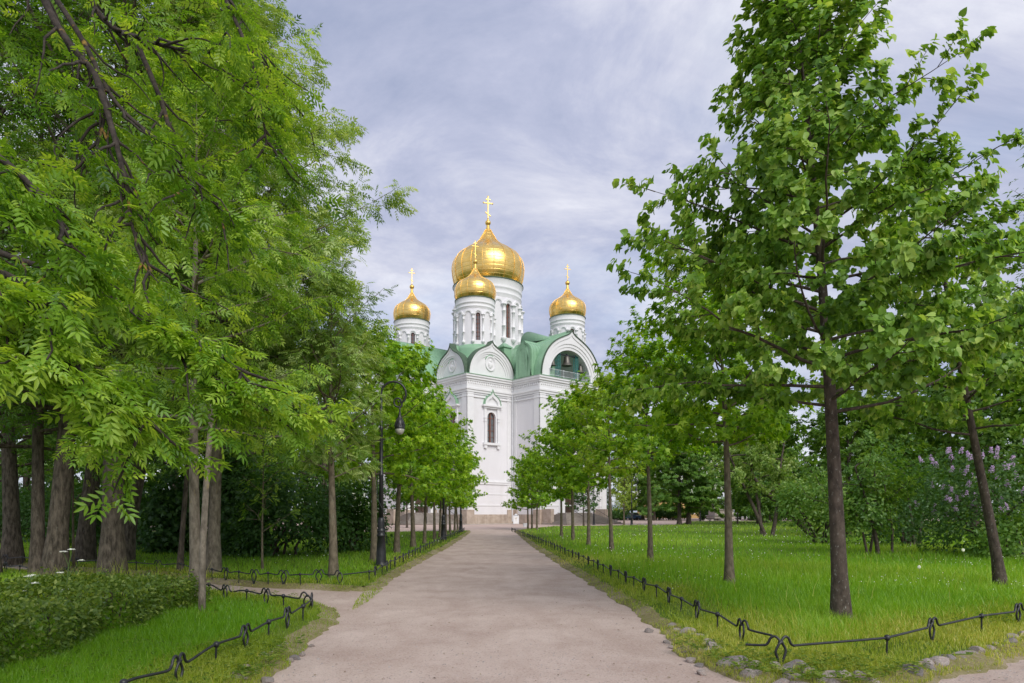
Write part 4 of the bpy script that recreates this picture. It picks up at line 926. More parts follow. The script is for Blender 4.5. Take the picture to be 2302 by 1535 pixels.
# ------------------------------------------------------------ trees
UP = np.array([0., 0, 1])
def tmpl(pts, ctr, fold):
    """leaf fan from outline points (x,y,z) round a centre"""
    V = np.array([ctr] + pts, float); n = len(pts); T = np.array([[0, i + 1, (i + 1) % n + 1] for i in range(n)]); return V, T
LEAF = {}
LEAF['lime'] = tmpl([(0, 0, 0), (.26, -.07, .02), (.46, .16, .09), (.45, .42, .09), (.26, .74, .02), (0, 1.04, -.12), (-.26, .74, .02), (-.45, .42, .09), (-.46, .16, .09), (-.26, -.07, .02)], (0, .32, -.02), 0)
def maple_pts():
    out = [(0, 0, 0)]
    for a, r in ((-128, .52), (-96, .36), (-64, .82), (-33, .40), (0, 1.0), (33, .40), (64, .82), (96, .36), (128, .52)):
        out.append((r * sin(R(a)) * .62 / .62, .22 + r * cos(R(a)) * .8, -.16 * r * r + (.06 if r < .45 else 0)))
    return out
LEAF['maple'] = tmpl(maple_pts(), (0, .22, 0), 0)
def compound(nl, ll, lw, near=False):
    V, T = [], []
    def leaflet(bx, by, bz, ang, L, W, dz):
        b = len(V); c, s = cos(ang), sin(ang); f = lambda x, y, z: (bx + x * c + y * s, by - x * s + y * c, bz + z)
        if near:
            V.extend([f(0, 0, 0), f(W * .5, L * .35, .02 + dz * .3), f(W * .35, L * .72, dz * .7), f(0, L, dz - .02), f(-W * .35, L * .72, dz * .7), f(-W * .5, L * .35, .02 + dz * .3), f(0, L * .5, dz * .4 - .015)])
            T.extend([[b, b + 1, b + 6], [b + 1, b + 2, b + 6], [b + 2, b + 3, b + 6], [b + 3, b + 4, b + 6], [b + 4, b + 5, b + 6], [b + 5, b, b + 6]])
        else:
            V.extend([f(0, 0, 0), f(W * .5, L * .42, .02 + dz * .4), f(0, L, dz), f(-W * .5, L * .42, .02 + dz * .4)]); T.extend([[b, b + 1, b + 2], [b, b + 2, b + 3]])
    for i in range(nl):
        y = .22 + .62 * i / max(nl - 1, 1); z = -.22 * y * y
        for s in (-1, 1): leaflet(0, y, z, s * R(58 - 12 * i / nl), ll * (1 - .12 * abs(i - nl / 2)), lw, -.10)
    leaflet(0, .86, -.17, 0, ll, lw, -.10)
    return np.array(V, float), np.array(T)
LEAF['ash'] = compound(4, .36, .12); LEAF['ash_near'] = compound(4, .42, .125, True); LEAF['rowan'] = compound(5, .27, .10)
LEAF['oval'] = (np.array([(0, 0, 0), (.28, .45, .07), (0, 1, -.06), (-.28, .45, .07)], float), np.array([[0, 1, 2], [0, 2, 3]]))
def palm():
    V, T = [], []
    for i, a in enumerate((-84, -42, 0, 42, 84)):
        b = len(V); L = (.7, .9, 1, .9, .7)[i]; s, c = sin(R(a)), cos(R(a)); w = .17
        V.extend([(0, .1, 0), (s * L * .65 + c * w, .1 + c * L * .65 - s * w, -.08), (s * L, .1 + c * L, -.36), (s * L * .65 - c * w, .1 + c * L * .65 + s * w, -.08)]); T.extend([[b, b + 1, b + 2], [b, b + 2, b + 3]])
    return np.array(V, float), np.array(T)
LEAF['chestnut'] = palm()

def norm(a): return a / np.maximum(np.linalg.norm(a, axis=-1, keepdims=True), 1e-9)
def leaf_frames(pos, dirn, center, rng, up=.8, out=.5, rnd=.5, droop=.3, tipd=.6):
    n = len(pos); o = pos - center; o[:, 2] *= .3; o = norm(o)
    nr = norm(UP * up + o * out + rng.normal(0, 1, (n, 3)) * rnd)
    tp = dirn * tipd + o * .35 + rng.normal(0, 1, (n, 3)) * .45 - UP * droop
    tp = norm(tp - nr * np.sum(tp * nr, 1, keepdims=True)); xs = np.cross(tp, nr)
    return np.stack([xs, tp, nr], 2)                    # columns: x, y, z axes
def leaf_geo(kind, pos, fr, size):
    V, T = LEAF[kind]; n, k = len(pos), len(V)
    W = np.einsum('nij,kj->nki', fr, V) * size[:, None, None] + pos[:, None]
    return W.reshape(-1, 3), (np.arange(n)[:, None, None] * k + T).reshape(-1, 3), k

def wander(rng, p, d, L, n, up=0.0, jit=.12):
    pts = [p.copy()]; d = d / np.linalg.norm(d)
    for i in range(n):
        d = d + UP * up / n + rng.normal(0, jit, 3) * (1 if i else .3); d /= np.linalg.norm(d); p = p + d * L / n; pts.append(p)
    return pts
def grow(seed, H, base, prof, n1, el=(15, 60), curve=.1, tr=.12, lean=(0, 0), n2=7, len2=.42, dens=.13, tw=2, topw=.03, pw=1.0, zflare=1.45, wob=.03, lk=1.0):
    """returns trunk tubes [(pts, radii)] and leaf nodes (positions, directions)"""
    rng = np.random.default_rng(seed); tubes = []; NP, ND = [], []
    m = 14; tp = []; off = np.zeros(2); ph = rng.uniform(0, 6, 2)
    for i in range(m + 1):
        t = i / m; tp.append(np.array([lean[0] * t ** 1.1 + wob * H * .1 * sin(ph[0] + t * 6), lean[1] * t ** 1.1 + wob * H * .1 * sin(ph[1] + t * 5), H * t]))
    tp = [p - np.array([tp[0][0], tp[0][1], 0]) for p in tp]
    rad = [max(tr * (1 - t) ** .85 * (1 + (zflare - 1) * math.exp(-t * H / .25)), .008) for t in np.linspace(0, 1, m + 1)]
    tp[0][2] = -.1; tubes.append((tp, rad, 10))
    def tpos(z):
        t = np.clip(z / H, 0, 1) * m; i = min(int(t), m - 1); return tp[i] + (tp[i + 1] - tp[i]) * (t - i)
    az = rng.uniform(0, 6)
    for i in range(n1):
        f = ((i + .5) / n1) ** pw; z = base + (H - base) * f * .985; az += 2.4 + rng.uniform(-.45, .45); p = tpos(z)
        e = R(el[0] + (el[1] - el[0]) * f + rng.uniform(-9, 9)); reach = prof(f) * rng.uniform(.76, 1.06); L = reach / max(cos(e), .35)
        d = np.array([cos(az) * cos(e), sin(az) * cos(e), sin(e)])
        nseg = 7; pts = wander(rng, p, d, L, nseg, curve, .10); r0 = min(tr * (1 - z / H) ** .85 * .62, .008 + .014 * L) * lk
        tubes.append((pts, list(np.linspace(r0, .004, nseg + 1)), 6))
        for q in range(n2 + 1):
            t = .18 + .82 * q / n2; s = t * nseg; j = min(int(s), nseg - 1); bp = pts[j] + (pts[j + 1] - pts[j]) * (s - j); bd = norm(pts[j + 1] - pts[j])
            if q == n2: sd = bd; l2 = L * .16 + .1
            else:
                side = norm(np.cross(bd, UP) + 1e-6) * (1 if q % 2 else -1); a = rng.uniform(.6, 1.15); sd = bd * cos(a) + side * sin(a) + UP * rng.uniform(-.25, .35); l2 = L * len2 * (1 - .6 * t) * rng.uniform(.55, 1.2) + .12
            sp = wander(rng, bp, sd, l2, 4, curve * .7, .14)
            tubes.append((sp, [min(r0 * .4, .009), .007, .005, .004, .003], 4))
            k = max(3, int(l2 / dens))
            for w in range(k):
                t2 = .12 + .88 * (w + .5) / k; s2 = t2 * 4; j2 = min(int(s2), 3); np_ = sp[j2] + (sp[j2 + 1] - sp[j2]) * (s2 - j2); nd = norm(sp[j2 + 1] - sp[j2])
                for _ in range(tw):
                    v = norm(nd + rng.normal(0, .7, 3)); NP.append(np_ + v * rng.uniform(.02, .9) * dens * 1.6); ND.append(v)
    return tubes, np.array(NP), np.array(ND), tp
def tube_mesh(name, tubes, mat, minr=0.0):
    b = MB()
    for pts, rad, n in tubes:
        if rad[0] >= minr: b.tube(pts, rad, n)
    me = bpy.data.meshes.new(name); me.from_pydata(b.v, [], b.f); me.materials.append(mat); me.polygons.foreach_set('use_smooth', np.ones(len(b.f), bool)); me.update(); return me
def crown_mesh(name, kind, NP, ND, N, size, mat, rng, center, tint_mu=.45, tip=None, **kw):
    i = rng.integers(0, len(NP), N) if N < 3 * len(NP) else np.arange(N) % len(NP)
    pos = NP[i] + rng.normal(0, .03, (N, 3)); fr = leaf_frames(pos, ND[i], center, rng, **kw); sz = size * rng.uniform(.65, 1.2, N)
    V, T, k = leaf_geo(kind, pos, fr, sz)
    tint = np.clip(rng.normal(tint_mu, .23, N) + .22 * (np.sin(pos[:, 0] * 2.1 + pos[:, 2] * 1.3) * np.sin(pos[:, 1] * 1.9 - pos[:, 2] * .8)), 0, 1)  # wave in the tint varies leaf colour and imitates lit and shaded clumps
    return mesh_np(name, V, T, mat, np.repeat(tint, k)), (pos, fr, sz, tint)
def make_tree(name, label, loc, kind, N, size, lm, bm, seed, group=None, cat='tree', tint=.45, minr=0.0, nleaf=0, frame=None, rz=0.0, wood=(), **g):
    tubes, NP, ND, tp = grow(seed, **g); rng = np.random.default_rng(seed + 500)
    t = empty(name, loc, rz, label, cat, group)
    tubes = tubes + list(wood)
    place('trunk', tube_mesh('trunk', tubes, bm, minr), t)
    c = np.array([tp[-1][0] * .5, tp[-1][1] * .5, (g['base'] + g['H']) * .5])
    me, (pos, fr, sz, tn) = crown_mesh('crown', kind, NP, ND, N, size, lm, rng, c, tint, **(frame or {}))
    if nleaf:                               # the leaves that show largest become parts of their own
        wpos = pos + np.array(loc); vis = np.linalg.norm(wpos - np.array([0, 0, EYE]), axis=1)
        px = wpos[:, 0] / wpos[:, 1] * F + 1103; py = 1150 - (wpos[:, 2] - EYE) / wpos[:, 1] * F
        vis[(px < 0) | (px > 2302) | (py < 0) | (py > 1535)] = 99
        order = np.argsort(vis); near = order[:nleaf]; rest = order[nleaf:]
        V, T, k = leaf_geo(kind, pos[rest], fr[rest], sz[rest]); me = mesh_np('crown', V, T, lm, np.repeat(tn[rest], k))
        lv = []
        for j in range(6): V0, T0 = LEAF[kind]; lv.append(mesh_np('leaf', V0, T0, lm, np.full(len(V0), .2 + .13 * j)))
        for i in near:
            o = place('leaf', lv[int(np.clip((tn[i] - .2) / .13, 0, 5))], t)
            m4 = Matrix([list(fr[i][r] * sz[i]) + [pos[i][r]] for r in range(3)] + [[0, 0, 0, 1]]); o.matrix_local = m4
    cr = place('crown', me, t); cr['kind'] = 'stuff'
    return t

# --- the big lime in front on the right, and its neighbours
def lime_prof(f): return float(np.interp(f, [0, .1, .25, .45, .6, .8, 1], [2.6, 3.0, 2.75, 2.0, 1.4, .95, .3])) * (1.0 + .08 * sin(f * 23))
make_tree('lime_tree', 'tallest lime tree with dark bare trunk inside the stone edged lawn corner', G(1892, 1398), 'lime', 34000, .094, M['lime'], M['bark_dark'], 21, nleaf=300,
          H=9.1, base=2.95, prof=lime_prof, n1=60, el=(7, 48), curve=-.08, tr=.114, lean=(-.6, .1), n2=8, len2=.40, dens=.10, tw=2, pw=1.05, lk=.62, frame=dict(up=.55, out=.75, rnd=.42, droop=.75, tipd=.5))
def lime2_prof(f): return (3.1 - 2.8 * f) if f > .06 else 2.6
make_tree('lime_tree', 'leaning lime tree with dark trunk near the lilac bush', G(2252, 1321), 'lime', 16000, .112, M['lime'], M['bark_dark'], 22, nleaf=120,
          H=8.9, base=3.1, prof=lime2_prof, n1=48, el=(8, 46), curve=-.04, tr=.108, lean=(-1.6, .2), n2=8, len2=.42, dens=.11, tw=2, tint=.5, lk=.62, frame=dict(up=.55, out=.75, rnd=.42, droop=.7, tipd=.5))
def mp_prof(r, k=0.0): return lambda f: r * (math.sin(pi * min(1, .30 + .70 * f)) ** .7) * (1 + .15 * sin(f * 17 + k))
mkw = dict(up=.70, out=.75, rnd=.42, droop=.35, tipd=.6)
rowR = [((1640, 1312), 6.6, 2.95, 2.1, 31, -.25, 'maple', 'maple with slender leaning trunk just behind the tallest lime', 8200, .14),
        ((1462, 1263), 6.4, 3.0, 1.85, 32, -.1, 'maple', 'maple with flat lowest branches right of the yellowish maple', 7200, .138),
        ((1375, 1240), 6.7, 3.0, 1.6, 33, -.15, 'maple_pale', 'yellowish maple with the palest leaves right of the path', 4200, .14),
        ((1323, 1226), 6.8, 2.5, 2.1, 34, -.05, 'maple', 'dark maple with pale forked stem left of the yellowish maple', 7600, .145),
        ((1288, 1215), 7.3, 2.5, 2.2, 35, .0, 'maple', 'tall dense maple whose crown overlaps the church wall right of the drainpipe', 7600, .15),
        ((1262, 1208), 6.7, 2.4, 2.1, 36, .0, 'maple', 'maple between the tall dense one and the three at the plaza end', 6800, .15),
        ((1207, 1190.5), 6.5, 1.9, 1.9, 37, .0, 'maple', 'rightmost of three thin maples at the plaza end of the right row', 5200, .16),
        ((1196, 1188), 6.9, 1.8, 2.1, 38, .0, 'maple', 'middle of three thin maples at the plaza end of the right row', 5200, .16),
        ((1187, 1186.5), 6.4, 1.7, 2.2, 39, .0, 'maple', 'leftmost of three thin maples at the plaza end of the right row', 5200, .16)]
for (px, py), H, b0, r, sd_, ln, lm, lab, N, sz in rowR:
    make_tree('maple_tree', lab, G(px, py), 'maple', N, sz, M[lm], M['bark_young'], sd_, 'young maples in the row right of the path', H=H, base=b0, prof=mp_prof(r, sd_), n1=34, el=(6, 52), curve=.08, tr=.095 if sd_ in (31, 35) else .085,
              lean=(ln, 0), n2=6, len2=.5, dens=.14, tw=2, minr=.0045, frame=mkw, tint=.45)
rowL = [((841, 1262), 7.0, 2.55, 2.1, 51, 'maple', 'maple directly left of the nearest lamp post', 8200, .14),
        ((892, 1243), 7.3, 2.5, 2.15, 52, 'maple', 'maple right of the nearest lamp with dark low crown', 7800, .145),
        ((929, 1230), 6.8, 2.3, 2.15, 53, 'maple', 'maple standing before the left church stairs, second past the nearest lamp', 4600, .155),
        ((954, 1222), 6.6, 2.3, 2.0, 54, 'maple', 'thin maple before the left church stairs, third past the nearest lamp', 6200, .15),
        ((977, 1213), 6.7, 2.2, 2.1, 55, 'maple', 'maple just left of the second lamp on the left side', 6200, .15),
        ((989, 1208), 6.6, 2.2, 2.0, 56, 'maple', 'thin maple half hidden behind the second lamp', 5000, .16),
        ((1002, 1203), 6.6, 2.1, 2.0, 57, 'maple', 'thin maple just right of the second lamp', 5000, .16),
        ((1012, 1199), 6.5, 2.0, 2.1, 58, 'maple', 'maple between the second and the farthest lamp on the left side', 5000, .16),
        ((1022, 1196), 6.3, 1.9, 2.1, 59, 'maple', 'last maple before the farthest lamp on the left side', 5000, .16),
        ((1029, 1192), 5.9, 1.7, 2.2, 60, 'maple', 'leaning maple at the plaza end of the left row', 5000, .16)]
for (px, py), H, b0, r, sd_, lm, lab, N, sz in rowL:
    make_tree('maple_tree', lab, G(px, py), 'maple', N, sz, M[lm], M['bark_young'], sd_, 'young maples in the row left of the path', lean=(.3 * sin(sd_ * 2.7), .2), H=H, base=b0, prof=mp_prof(r, sd_), n1=34, el=(4, 52), curve=.06, tr=.11 if sd_ < 54 else .085,
              n2=6, len2=.5, dens=.14, tw=2, minr=.0045, frame=mkw, tint=.5)

# --- small dark trees standing on the plaza
plz = make_tree('maple_tree', 'round dark maple before the right church stairs, beside a lamp', Vector(((1312 - 1103) / F * 78, 78, 0)), 'maple', 2600, .2, M['dark_leaf'], M['bark_dark'], 61, 'small round trees on the plaza', H=5.4, base=1.6, prof=mp_prof(2.0, 1), n1=24, el=(8, 62), tr=.1, n2=5, len2=.5, dens=.2, minr=.006, frame=mkw)
copy_tree(plz, Vector(((915 - 1103) / F * 70, 70, 0)), 1.2, label='round dark maple before the left church stairs')
copy_tree(plz, Vector(((833 - 1103) / F * 62, 62, 0)), 2.6, label='round dark maple left of the left church stairs near the white lilac')
make_tree('hornbeam_tree', 'clipped pale yellow green columnar tree at the plaza edge', Vector(((1403 - 1103) / F * 84, 84, 0)), 'oval', 7000, .17, M['yellowgreen'], M['bark_young'], 62, H=7.6, base=1.5, prof=lambda f: 1.85 * (math.sin(pi * min(1, .22 + .78 * f)) ** .55), n1=50, el=(20, 70), curve=.2, tr=.11, n2=6, len2=.35, dens=.14, minr=.006, frame=dict(up=.4, out=.9, rnd=.4, droop=-.2))

# --- ash and rowan trees on the left
ashf = dict(up=.85, out=.35, rnd=.4, droop=.35, tipd=.7)
make_tree('ash_tree', 'slim ash tree with forked pale trunk, right of the sapling in the left lawn', G(750, 1297), 'rowan', 3600, .26, M['ash_far'], M['bark_young'], 71, H=7.0, base=2.3, prof=mp_prof(1.35, 2), n1=34, el=(25, 68), curve=.1, tr=.105, n2=6, len2=.45, dens=.16, minr=.004, frame=ashf, lean=(-.05, 0))
make_tree('ash_tree', 'towering ash whose crown stands against the sky left of the church', G(479, 1288), 'ash', 34000, .32, M['ash_far'], M['bark_pale'], 72, H=14.3, base=3.6,
          prof=lambda f: float(np.interp(f, [0, .15, .35, .5, .75, 1], [3.8, 4.6, 4.3, 3.5, 2.4, .8])) * (1 + .10 * sin(f * 21)), n1=70, el=(3, 50), curve=.18, tr=.16, n2=9, len2=.46, dens=.17, tw=2, minr=.005, lean=(.1, .2), frame=ashf, tint=.62)
def twin(loc, seed, lab):
    p = np.array([.76, -1.55, -.05]); w = [([p + np.array([0, 0, 0]), p + np.array([-.03, .1, 1.0]), p + np.array([-.08, .35, 2.0]), p + np.array([-.14, .7, 3.2]), p + np.array([-.34, 1.0, 4.6])], [.062, .055, .052, .045, .03], 8)]
    return make_tree('ash_tree', lab, loc, 'ash', 5200, .28, M['ash'], M['bark_pale'], seed, H=9.6, base=2.8, prof=lambda f: 2.4 * (math.sin(pi * min(1, .34 + .66 * f)) ** .7) * (1 + .14 * sin(f * 19)), n1=36, el=(-2, 60), curve=-.12, tr=.105, n2=7, len2=.45, dens=.18, tw=2, minr=.004, wood=w, frame=dict(up=.7, out=.45, rnd=.4, droop=.55, tipd=.7), tint=.55)
twin(G(441, 1344), 73, 'twin stemmed ash with pale lichened trunks standing inside the near left fence')
big = dict(el=(5, 60), curve=.15, n2=8, len2=.45, dens=.26, tw=2, minr=.006)
woods = [((252, 1303), 15.5, 3.4, 4.6, .26, (.3, .5), 81, 'ash', 5600, .36, 'wood', 'ash_tree', 'stout old ash with the broadest straight trunk behind the hedge'),
         ((122, 1300), 15.0, 3.8, 4.2, .24, (.9, .3), 82, 'ash', 4600, .36, 'wood', 'ash_tree', 'old ash with rough swollen trunk splitting at its foot'),
         ((84, 1297), 13.5, 3.4, 3.4, .16, (-.2, .6), 83, 'ash', 2600, .34, 'wood', 'ash_tree', 'slimmer straight ash left of the rough swollen trunk'),
         ((-30, 1300), 14.0, 3.0, 4.2, .25, (-.3, 0), 84, 'ash', 3600, .38, 'wood', 'ash_tree', 'ash at the left picture edge, trunk just out of sight'),
         ((28, 1264), 14.0, 3.4, 4.2, .26, (-.5, 0), 85, 'oval', 9000, .17, 'wood', 'elm_tree', 'dark elm beyond the side path at far left'),
         ((188, 1262), 14.5, 3.6, 4.4, .27, (1.9, 0), 86, 'oval', 9000, .17, 'wood', 'elm_tree', 'dark elm leaning right beyond the side path'),
         ((282, 1262), 13.0, 3.0, 4.0, .2, (2.6, 0), 87, 'oval', 8000, .17, 'wood', 'elm_tree', 'strongly leaning dark elm behind the broadest trunk'),
         ((404, 1282), 9.0, 3.0, 2.2, .075, (.7, .3), 88, 'oval', 3600, .14, 'wood', 'elm_tree', 'thin leaning elm left of the twin stemmed ash')]
for (px, py), H, b0, r, tr, ln, sd_, kind, N, sz, lm, nm, lab in woods:
    kw = dict(big); kw['dens'] = .26 if kind == 'ash' else .17
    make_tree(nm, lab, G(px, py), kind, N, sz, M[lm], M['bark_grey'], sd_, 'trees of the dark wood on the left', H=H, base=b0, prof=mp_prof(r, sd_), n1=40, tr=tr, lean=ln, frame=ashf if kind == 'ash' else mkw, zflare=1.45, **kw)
make_tree('sapling', 'thin sapling with sparse leaves before the dark shrubs', G(590, 1285), 'rowan', 210, .22, M['ash'], M['bark_young'], 89, H=4.0, base=.9, prof=lambda f: .65 * (1 - .5 * f), n1=12, el=(35, 65), tr=.03, n2=3, len2=.4, dens=.16, frame=ashf)
make_tree('sapling', 'bare thin sapling standing left of the broadest trunk', G(166, 1290), 'rowan', 90, .2, M['ash'], M['bark_young'], 90, H=5.0, base=1.2, prof=lambda f: .5 * (1 - .5 * f), n1=10, el=(45, 70), tr=.035, n2=3, len2=.4, dens=.16, frame=ashf)

# deeper wood: copies of two dark trees, each set where it stands
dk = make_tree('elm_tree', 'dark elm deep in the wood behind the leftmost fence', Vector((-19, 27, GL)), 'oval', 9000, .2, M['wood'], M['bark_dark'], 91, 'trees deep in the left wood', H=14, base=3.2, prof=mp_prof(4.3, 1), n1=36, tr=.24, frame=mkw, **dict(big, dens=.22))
places = [(-24, 33, .9, 'tree deep in the wood seen between the two leftmost trunks'), (-15.5, 30, 1.05, 'tree deep in the wood behind the rough swollen trunk'), (-12.5, 35, 1.0, 'tree deep in the wood behind the broadest trunk'),
          (-30, 38, 1.15, 'tree deep in the wood at the picture edge'), (-19.5, 42, 1.2, 'farthest dark tree of the wood on the left'), (-10.5, 26.5, .82, 'tree behind the dark shrubs left of the twin stemmed ash'), (-9.2, 38, .8, 'tree rising above the dark shrubs'), (-14, 52, 1.0, 'tree standing by the plaza behind the white lilac'), (-25, 62, 1.2, 'tree at the far end of the wood by the plaza')]
for i, (x, y, s, lab) in enumerate(places): copy_tree(dk, Vector((x, y, GL)), i * 1.3, (s, s, s), lab)

# --- the old ash whose boughs hang into the picture from the left
def near_ash():
    t = empty('ash_tree', (-5.6, 3.6, GL), 0, 'nearest ash whose lichened boughs hang down over the upper left corner', 'tree')
    o = np.array([-5.6, 3.6, GL]); rng = np.random.default_rng(7); tubes = []; NP, ND = [], []
    tk = [np.array(p) for p in ((0, 0, -.1), (.02, .0, 1.2), (.05, .1, 2.6), (.1, .25, 4.2), (.3, .5, 6.0), (.6, .9, 7.6), (1.0, 1.3, 9.0))]
    tubes.append((tk, [.30, .26, .24, .22, .19, .14, .08], 12))
    W = lambda px, py, Y: np.array(P(px, py, Y)) - o
    def bough(start, pts, r0, twigs, seed, n2=9, l2=.7, hang=.0, lf=1.0):
        rg = np.random.default_rng(seed); path = [np.array(q) for q in bez([start] + pts, 6)]; N = len(path)
        tubes.append((path, list(np.linspace(r0, .008, N)), 7))
        for k in range(twigs):
            s = .25 + .75 * (k + rg.uniform(.2, .8)) / twigs; i = min(int(s * (N - 1)), N - 2); bp = path[i]; bd = norm(path[i + 1] - path[i])
            side = norm(np.cross(bd, UP) + 1e-6) * (1 if k % 2 else -1); a = rg.uniform(.5, 1.1); d = bd * cos(a) + side * sin(a) * .8 + UP * rg.uniform(-.5, .25)
            L = l2 * rg.uniform(.6, 1.3); sp = wander(rg, bp, d, L, 6, hang, .2); tubes.append((sp, [.015, .014, .012, .010, .008, .006, .005], 5))
            for q in range(n2):
                t2 = (.25 if lf > .9 else .5) + .75 * (q + .5) / n2 if q < n2 - 2 else 1.0; t2 = min(t2, 1.0); j = min(int(t2 * 6), 5); p = sp[j] + (sp[j + 1] - sp[j]) * (t2 * 6 - j); nd = norm(sp[j + 1] - sp[j])
                sd2 = norm(nd * .6 + rg.normal(0, .6, 3)); NP.append(p); ND.append(sd2)
    top = np.array([.35, .6, 6.2]); mid = np.array([.12, .3, 4.6]); low = np.array([.08, .2, 3.4])
    # dark limbs crossing the upper left, with hanging twig ends
    bough(top, [W(-60, -260, 6.6), W(130, 60, 6.4), W(215, 170, 6.2), W(235, 250, 6.2), W(210, 360, 6.0)], .05, 22, 1, 3, .75, -.9, .5)
    bough(top, [W(60, -260, 7.2), W(215, 20, 7.0), W(300, 80, 7.0), W(400, 110, 6.9), W(470, 130, 6.9)], .042, 26, 2, 3, .8, -.5, .5)
    bough(W(215, 170, 6.2), [W(255, 300, 6.0), W(285, 420, 5.9), W(300, 520, 5.8), W(345, 620, 5.7)], .03, 18, 3, 3, .55, -.7, .6)
    bough(W(300, 80, 7.0), [W(360, 220, 6.8), W(400, 350, 6.7), W(450, 420, 6.6), W(500, 470, 6.6)], .03, 16, 4, 5, .7, -.4)
    bough(W(60, -100, 6.9), [W(180, 80, 6.6), W(260, 230, 6.3), W(370, 330, 6.3), W(440, 420, 6.2)], .03, 18, 14, 4, .7, -.4, .7)
    bough(top, [W(300, -300, 7.6), W(480, -60, 7.8), W(560, 90, 7.8), W(610, 190, 7.7)], .05, 20, 5, 8, .9, -.2)
    bough(W(480, -60, 7.8), [W(560, 120, 7.4), W(590, 260, 7.3), W(600, 330, 7.2)], .025, 12, 6, 8, .7, -.3)
    # leafy curtains lower down
    bough(mid, [W(-260, 250, 4.8), W(-40, 330, 4.7), W(90, 440, 4.6), W(170, 560, 4.6)], .045, 18, 7, 9, .6, -.5)
    bough(mid, [W(-300, 450, 4.4), W(-80, 560, 4.3), W(40, 640, 4.2), W(120, 720, 4.2)], .04, 16, 8, 9, .55, -.6)
    bough(low, [W(-320, 640, 4.2), W(-60, 710, 4.3), W(70, 780, 4.3), W(170, 820, 4.3)], .035, 16, 9, 9, .5, -.5)
    bough(low, [W(-200, 700, 5.0), W(60, 790, 4.9), W(200, 830, 4.8), W(280, 890, 4.7), W(330, 950, 4.6)], .035, 18, 10, 9, .45, -.5)
    bough(mid, [W(-100, 520, 5.8), W(150, 620, 5.7), W(300, 700, 5.6), W(420, 800, 5.5), W(500, 860, 5.4)], .035, 22, 11, 9, .6, -.4)
    bough(W(300, 700, 5.6), [W(400, 740, 5.6), W(500, 800, 5.5), W(570, 870, 5.4)], .02, 12, 12, 9, .5, -.5)
    bough(W(420, 800, 5.5), [W(540, 880, 5.5), W(620, 930, 5.6), W(700, 930, 5.8), W(735, 915, 5.9)], .012, 4, 13, 6, .16, -.3)
    place('trunk', tube_mesh('trunk', tubes, M['bark_lichen']), t)
    NPa, NDa = np.array(NP), np.array(ND); N = len(NPa) * 3; idx = np.arange(N) % len(NPa)
    pos = NPa[idx] + rng.normal(0, .025, (N, 3)); fr = leaf_frames(pos, NDa[idx], np.array([0, 0, 3.]), rng, up=.8, out=.4, rnd=.45, droop=.75, tipd=.8); sz = rng.uniform(.12, .22, N); tn = np.clip(rng.normal(.46, .22, N) + .24 * np.sin(pos[:, 0] * 2.3 + pos[:, 2] * 3.1) * np.sin(pos[:, 1] * 1.7 + 1), 0, 1)  # tint wave: leaf variety, plus bright outer and shaded sprays put into colour
    order = np.argsort(np.linalg.norm(pos + o - np.array([0, 0, EYE]), axis=1)); near, rest = order[:300], order[300:]
    V, T, k = leaf_geo('ash_near', pos[rest], fr[rest], sz[rest]); cr = place('crown', mesh_np('crown', V, T, M['ash'], np.repeat(tn[rest], k)), t); cr['kind'] = 'stuff'
    lv = [mesh_np('leaf', *LEAF['ash_near'], M['ash'], np.full(len(LEAF['ash_near'][0]), .2 + .13 * j)) for j in range(6)]
    for i in near:
        q = place('leaf', lv[int(np.clip((tn[i] - .2) / .13, 0, 5))], t); q.matrix_local = Matrix([list(fr[i][r] * sz[i]) + [pos[i][r]] for r in range(3)] + [[0, 0, 0, 1]])
near_ash()

